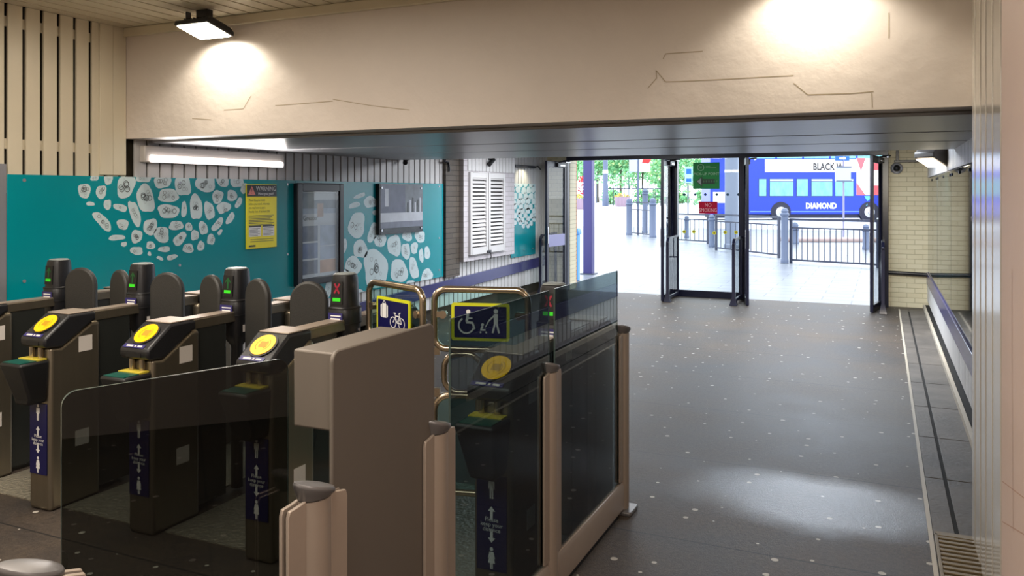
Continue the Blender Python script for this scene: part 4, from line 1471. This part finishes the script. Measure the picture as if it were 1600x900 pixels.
# the bus
DB = 52.0
kb = DB / F
o0 = at_d(1110, 302, DB)
bus = thing('bus', 'blue double decker bus across the road, white advert above its windows', 'bus', (o0.x, o0.y, 0), TH)
bx = lambda x: (x - 1110) * kb
bz = lambda y: H + (V0 - y) * kb
LB = bx(1400)
MB().prism([(0, .35), (0, 4.2), (.12, 4.35), (LB - .3, 4.35), (LB, 4.0), (LB, .35)], 'y', 0, 2.5).build('body', M_BUSB, bus, bevel=.06)
wn = [(1185, 1198), (1202, 1240), (1244, 1263), (1267, 1301), (1304, 1334)]
M_BUSG = mat('bus_glass', '#6fb0b0', .12, var=.6, scale=2.2, stretch=(1.5, 1, .6))
M_SILL = mat('bus_window_surround', '#2c3f7a', .4)
for a, b in wn:
    wdw = MB().box(bx(a), bx(b), -.02, 0.02, bz(307), bz(279)).build('window', M_SILL, bus)
    MB().box(bx(a + 1), bx(b - 1), -.03, -.02, bz(306), bz(284) if b - a > 25 else bz(280)).build('pane', M_BUSG, wdw)
    if b - a > 25:
        MB().box(bx(a + 1), bx(b - 1), -.03, -.02, bz(283), bz(280)).build('hopper', mat('hopper_glass', '#a9c8d8', .2), wdw)
for k in range(6):
    x0 = 1130 + k * 42
    MB().box(bx(x0), bx(x0 + 39), -.03, 0.02, 3.93, 4.22).build('upper_window', M_BUSG, bus)
ban = MB().box(bx(1195), bx(1338), -.03, 0.0, bz(269), bz(249)).build('advert_panel', M_WHITE, bus, bevel=.01)
mb = MB()
mb.text('BLACK W', .62, plane_M((bx(1294), -.05, bz(261)), (1, 0, 0)), sx=.72, bold=.015)
mb.build('advert_text', mat('advert_ink', '#2a2428', .5), ban, smooth=False)
ad = MB().box(bx(1338), bx(1392), -.03, 0.0, bz(305), bz(247)).build('front_advert', mat('advert_pale', '#f0e4e6', .5), bus)
mb = MB()
mb.flat([(bx(1338), -.035, bz(247)), (bx(1352), -.035, bz(247)), (bx(1345), -.035, bz(268))])
mb.flat([(bx(1338), -.035, bz(305)), (bx(1352), -.035, bz(305)), (bx(1338), -.035, bz(285))])
mb.flat([(bx(1363), -.035, bz(247)), (bx(1372), -.035, bz(247)), (bx(1372), -.035, bz(266)), (bx(1363), -.035, bz(266))])
mb.flat([(bx(1363), -.035, bz(305)), (bx(1372), -.035, bz(305)), (bx(1372), -.035, bz(290)), (bx(1363), -.035, bz(290))])
mb.build('red_graphic', mat('advert_red', '#e8606a', .5), ad, smooth=False)
mb = MB()
mb.flat([(bx(1350), -.035, bz(306.5)), (bx(1364), -.035, bz(306.5)), (bx(1355), -.035, bz(314))])
mb.flat([(bx(1348), -.035, bz(330)), (bx(1355), -.035, bz(318)), (bx(1352), -.035, bz(336))])
mb.build('cyan_graphic', mat('advert_cyan', '#59d0e8', .5), bus, smooth=False)
mb = MB()
mb.text('DIAMOND', .5, plane_M((bx(1283), -.01, bz(322)), (1, 0, 0)), sx=.82, bold=.022)
mb.build('operator_name', M_WHITE, bus, smooth=False)
mb = MB()
mb.box(bx(1114), bx(1133), -.02, 0.0, bz(317), bz(300))
mb.build('rear_advert', M_WHITE, bus)
for x in (1220, 1358):
    arch = MB().cyl((bx(x), -.02, .52), (bx(x), .3, .52), .64, n=28)
    arch.build('wheel_arch', M_BUSD, bus)
    wh = MB().lathe([(.3, -.02), (.5, 0), (.5, .24), (.3, .26)], n=28, M=Matrix.Translation((bx(x), 0.21, .5)) @ Matrix.Rotation(math.radians(90), 4, 'X')).build('wheel', M_BUSD, bus)
    MB().lathe([(.33, .0), (.33, .02), (.14, .05), (.12, .1)], n=24, M=Matrix.Translation((bx(x), -.055, .5)) @ Matrix.Rotation(math.radians(90), 4, 'X')).build('hub', M_SILV, wh)
MB().box(.2, LB - .2, .1, 2.4, .12, .36).build('underbody', M_BUSD, bus)
MB().box(bx(1172), LB, -.015, 0, bz(331), bz(330)).build('waist_line', mat('line_sky', '#6f9cf0', .4), bus)
# traffic island in front of the bus
p = gp(1300, 377)
t = MB().box(-1.7, 1.7, -.5, .5, -.005, .12).build('kerb_island', mat('kerb_brown', '#a08c88', .6), bevel=.03, label='low brown kerb island behind the railing', cat='kerb')
t.location = (p.x, p.y, 0)
t.rotation_euler = (0, 0, TH)

# street furniture far off
p = gp(946, 322)
t = thing('lamp_post', 'grey lamp post beyond the violet canopy post', 'lamp post', (p.x, p.y, 0))
MB().lathe([(.42, 0), (.42, 1.5), (.34, 1.7), (.30, 12)], n=14).build('shaft', M_STEELB, t)
MB().lathe([(.36, 0), (.36, .5)], (0, 0, 4.3)).build('collar', M_SILV, t)


def planter(x, ytop, ybase, wpx, label, cols):
    p = gp(x, ybase)
    k = (H * F / (ybase - V0)) / F
    w, h = wpx * k / 2, (ybase - ytop) * k
    t = thing('planter', label, 'planter', (p.x, p.y, 0), TH, group='flower planters across the road')
    MB().loft([[(sx * a, sy * a, z) for sx, sy in ((-1, -1), (1, -1), (1, 1), (-1, 1))] for a, z in ((w * .85, 0), (w, h), (w * .9, h))]).build('tub', mat('planter_wood', '#9a8494', .6, var=.3, scale=3, stretch=(3, 3, .2)), t)
    fl = MB()
    rnd = random.Random(int(x))
    for _ in range(160):
        a, b = rnd.uniform(-w, w), rnd.uniform(-w, w)
        z = h + rnd.uniform(.02, .9) * (1 - abs(a) / w * .6) * h * .5
        s = .09
        n = Vector((rnd.uniform(-1, 1), rnd.uniform(-1, 1), rnd.uniform(-.2, 1))).normalized()
        u = n.orthogonal().normalized()
        v = n.cross(u)
        c = Vector((a, b, z))
        fl.flat([c + u * s, c + v * s, c - u * s, c - v * s], rnd.randrange(len(cols)))
    fl.build('flowers', cols, t, smooth=False, merge=False).__setitem__('kind', 'stuff')
    return t


M_FO = mat('flower_orange', '#f08a3a', .6)
M_FY = mat('flower_yellow', '#f4d050', .6)
M_FR = mat('flower_red', '#e04a50', .6)
planter(972, 308, 322.5, 22, 'wooden planter of orange flowers beyond the lamp post', [M_FO, M_FY, M_FO, M_LEAF[0]])
planter(903, 310, 327, 19, 'wooden planter of yellow flowers left of the violet post', [M_FY, M_FY, M_LEAF[0], M_FO])
p = gp(909, 326)
t = thing('flower_tower', 'tiered red and white flower tower left of the violet post', 'planter', (p.x, p.y + 1.2, 0))
mb = MB().lathe([(.06, 0), (.06, 3.6)], n=8)
mb.build('stem', M_STEELB, t)
for k in range(3):
    fl = MB()
    rnd = random.Random(k)
    for _ in range(120):
        a = rnd.uniform(0, 6.28)
        r = rnd.uniform(.2, .8)
        c = Vector((r * math.cos(a), r * math.sin(a), 1.75 + k * .75 + rnd.uniform(-.3, .3)))
        n = Vector((rnd.uniform(-1, 1), rnd.uniform(-1, 1), rnd.uniform(-.2, 1))).normalized()
        u = n.orthogonal().normalized()
        v = n.cross(u)
        fl.flat([c + u * .12, c + v * .12, c - u * .12, c - v * .12], rnd.randrange(2))
    fl.build('flower_tier', [M_FR, M_FR if k != 1 else M_WHITE], t, smooth=False, merge=False)


def tree(x, d, zc, rx, rz, n, label, seed, trunk=True):
    p = at_d(x, 302, d)
    rnd = random.Random(seed)
    t = thing('tree', label, 'tree', (p.x, p.y, 0), group='trees across the road')
    if trunk:
        MB().lathe([(.32, 0), (.22, 1), (.18, zc)], n=10).build('trunk', mat('bark', '#5a5248', .8), t)
    fl = MB()
    cl = [(rnd.uniform(-.75, .75) * rx, rnd.uniform(-.6, .6) * rx, zc + rnd.uniform(-.7, .7) * rz, rnd.uniform(.3, .5)) for _ in range(26)]
    for _ in range(n):
        cx, cy, cz, q = rnd.choice(cl)
        v = Vector((rnd.gauss(0, 1), rnd.gauss(0, 1), rnd.gauss(0, 1))).normalized() * rnd.random() ** .4
        c = Vector((cx + v.x * rx * q, cy + v.y * rx * q, max(.4, cz + v.z * rz * q) if trunk else max(0, cz + v.z * rz * q * 1.2 - .25)))
        nn = Vector((rnd.uniform(-1, 1), rnd.uniform(-1, 1), rnd.uniform(-.2, 1))).normalized()
        u = nn.orthogonal().normalized()
        w = nn.cross(u)
        s = rnd.uniform(.16, .32)
        fl.flat([c + u * s, c + w * s * .7, c - u * s, c - w * s * .7], rnd.choice((0, 0, 1, 1, 2)))
    fl.build('crown', M_LEAF, t, smooth=False, merge=False)


tree(896, 132, 5.6, 3.3, 3.3, 1800, 'leafy tree at the far left, above the yellow planter', 1)
tree(934, 150, 6.4, 3.8, 3.6, 2000, 'leafy tree behind the lamp post', 2)
tree(970, 133, 6.2, 2.7, 3.2, 1800, 'leafy tree above the orange planter', 3)
tree(1004, 151, 6.4, 3.6, 3.8, 1900, 'leafy tree behind the red and white bus stop flag', 4)
tree(1041, 134, 5.8, 2.8, 3.6, 1800, 'leafy tree behind the left open door', 5)
tree(1075, 152, 6.2, 3.8, 4.0, 1900, 'leafy tree behind the blue road sign', 6)
tree(1108, 135, 5.8, 3.3, 3.8, 1900, 'leafy tree behind the green pick-up sign', 7)
tree(962, 124, 1.5, 2.0, 1.2, 900, 'low shrub behind the orange planter', 12, False)
tree(1014, 123, 1.5, 2.2, 1.2, 900, 'low shrub behind the taller bollard', 13, False)
tree(1060, 122, 1.4, 1.7, 1.1, 900, 'low shrub behind the blue road sign', 14, False)
tree(1100, 117, 1.3, 1.4, 1.1, 900, 'low shrub behind the no smoking sign', 15, False)

# pale shelter and park fence
p = at_d(957, 302, 142)
t = thing('shelter', 'pale roofed shelter among the trees', 'shelter', (p.x, p.y, 0), TH)
MB().prism([(-3.2, 4.4), (3.2, 5.2), (3.2, 5.45), (-3.2, 4.65)], 'y', -1.2, 1.2).build('roof', mat('pale_roof', '#c4cede', .5), t)
for x in (-2.8, -.9, .9, 2.8):
    MB().box(x - .08, x + .08, -.08, .08, 0, 4.7).build('post', M_STEELB, t)
for x0 in (950, 983, 1016):
    p = at_d(x0 + (x0 - 950) * .12, 302, 112)
    t = thing('park_fence', {950: 'park fence panel behind the lamp post', 983: 'park fence panel behind the left bollard', 1016: 'park fence panel behind the taller bollard'}[x0], 'fence', (p.x, p.y, 0), TH, group='park fence panels')
    MB().box(0, 3.0, -.04, .04, 2.3, 2.42).build('top_rail', M_STEELD, t)
    MB().box(0, 3.0, -.04, .04, 1.2, 1.28).build('mid_rail', M_STEELD, t)
    for k in range(5):
        MB().box(k * .75 - .04, k * .75 + .04, -.04, .04, 0, 2.9).build('post', M_STEELD, t)
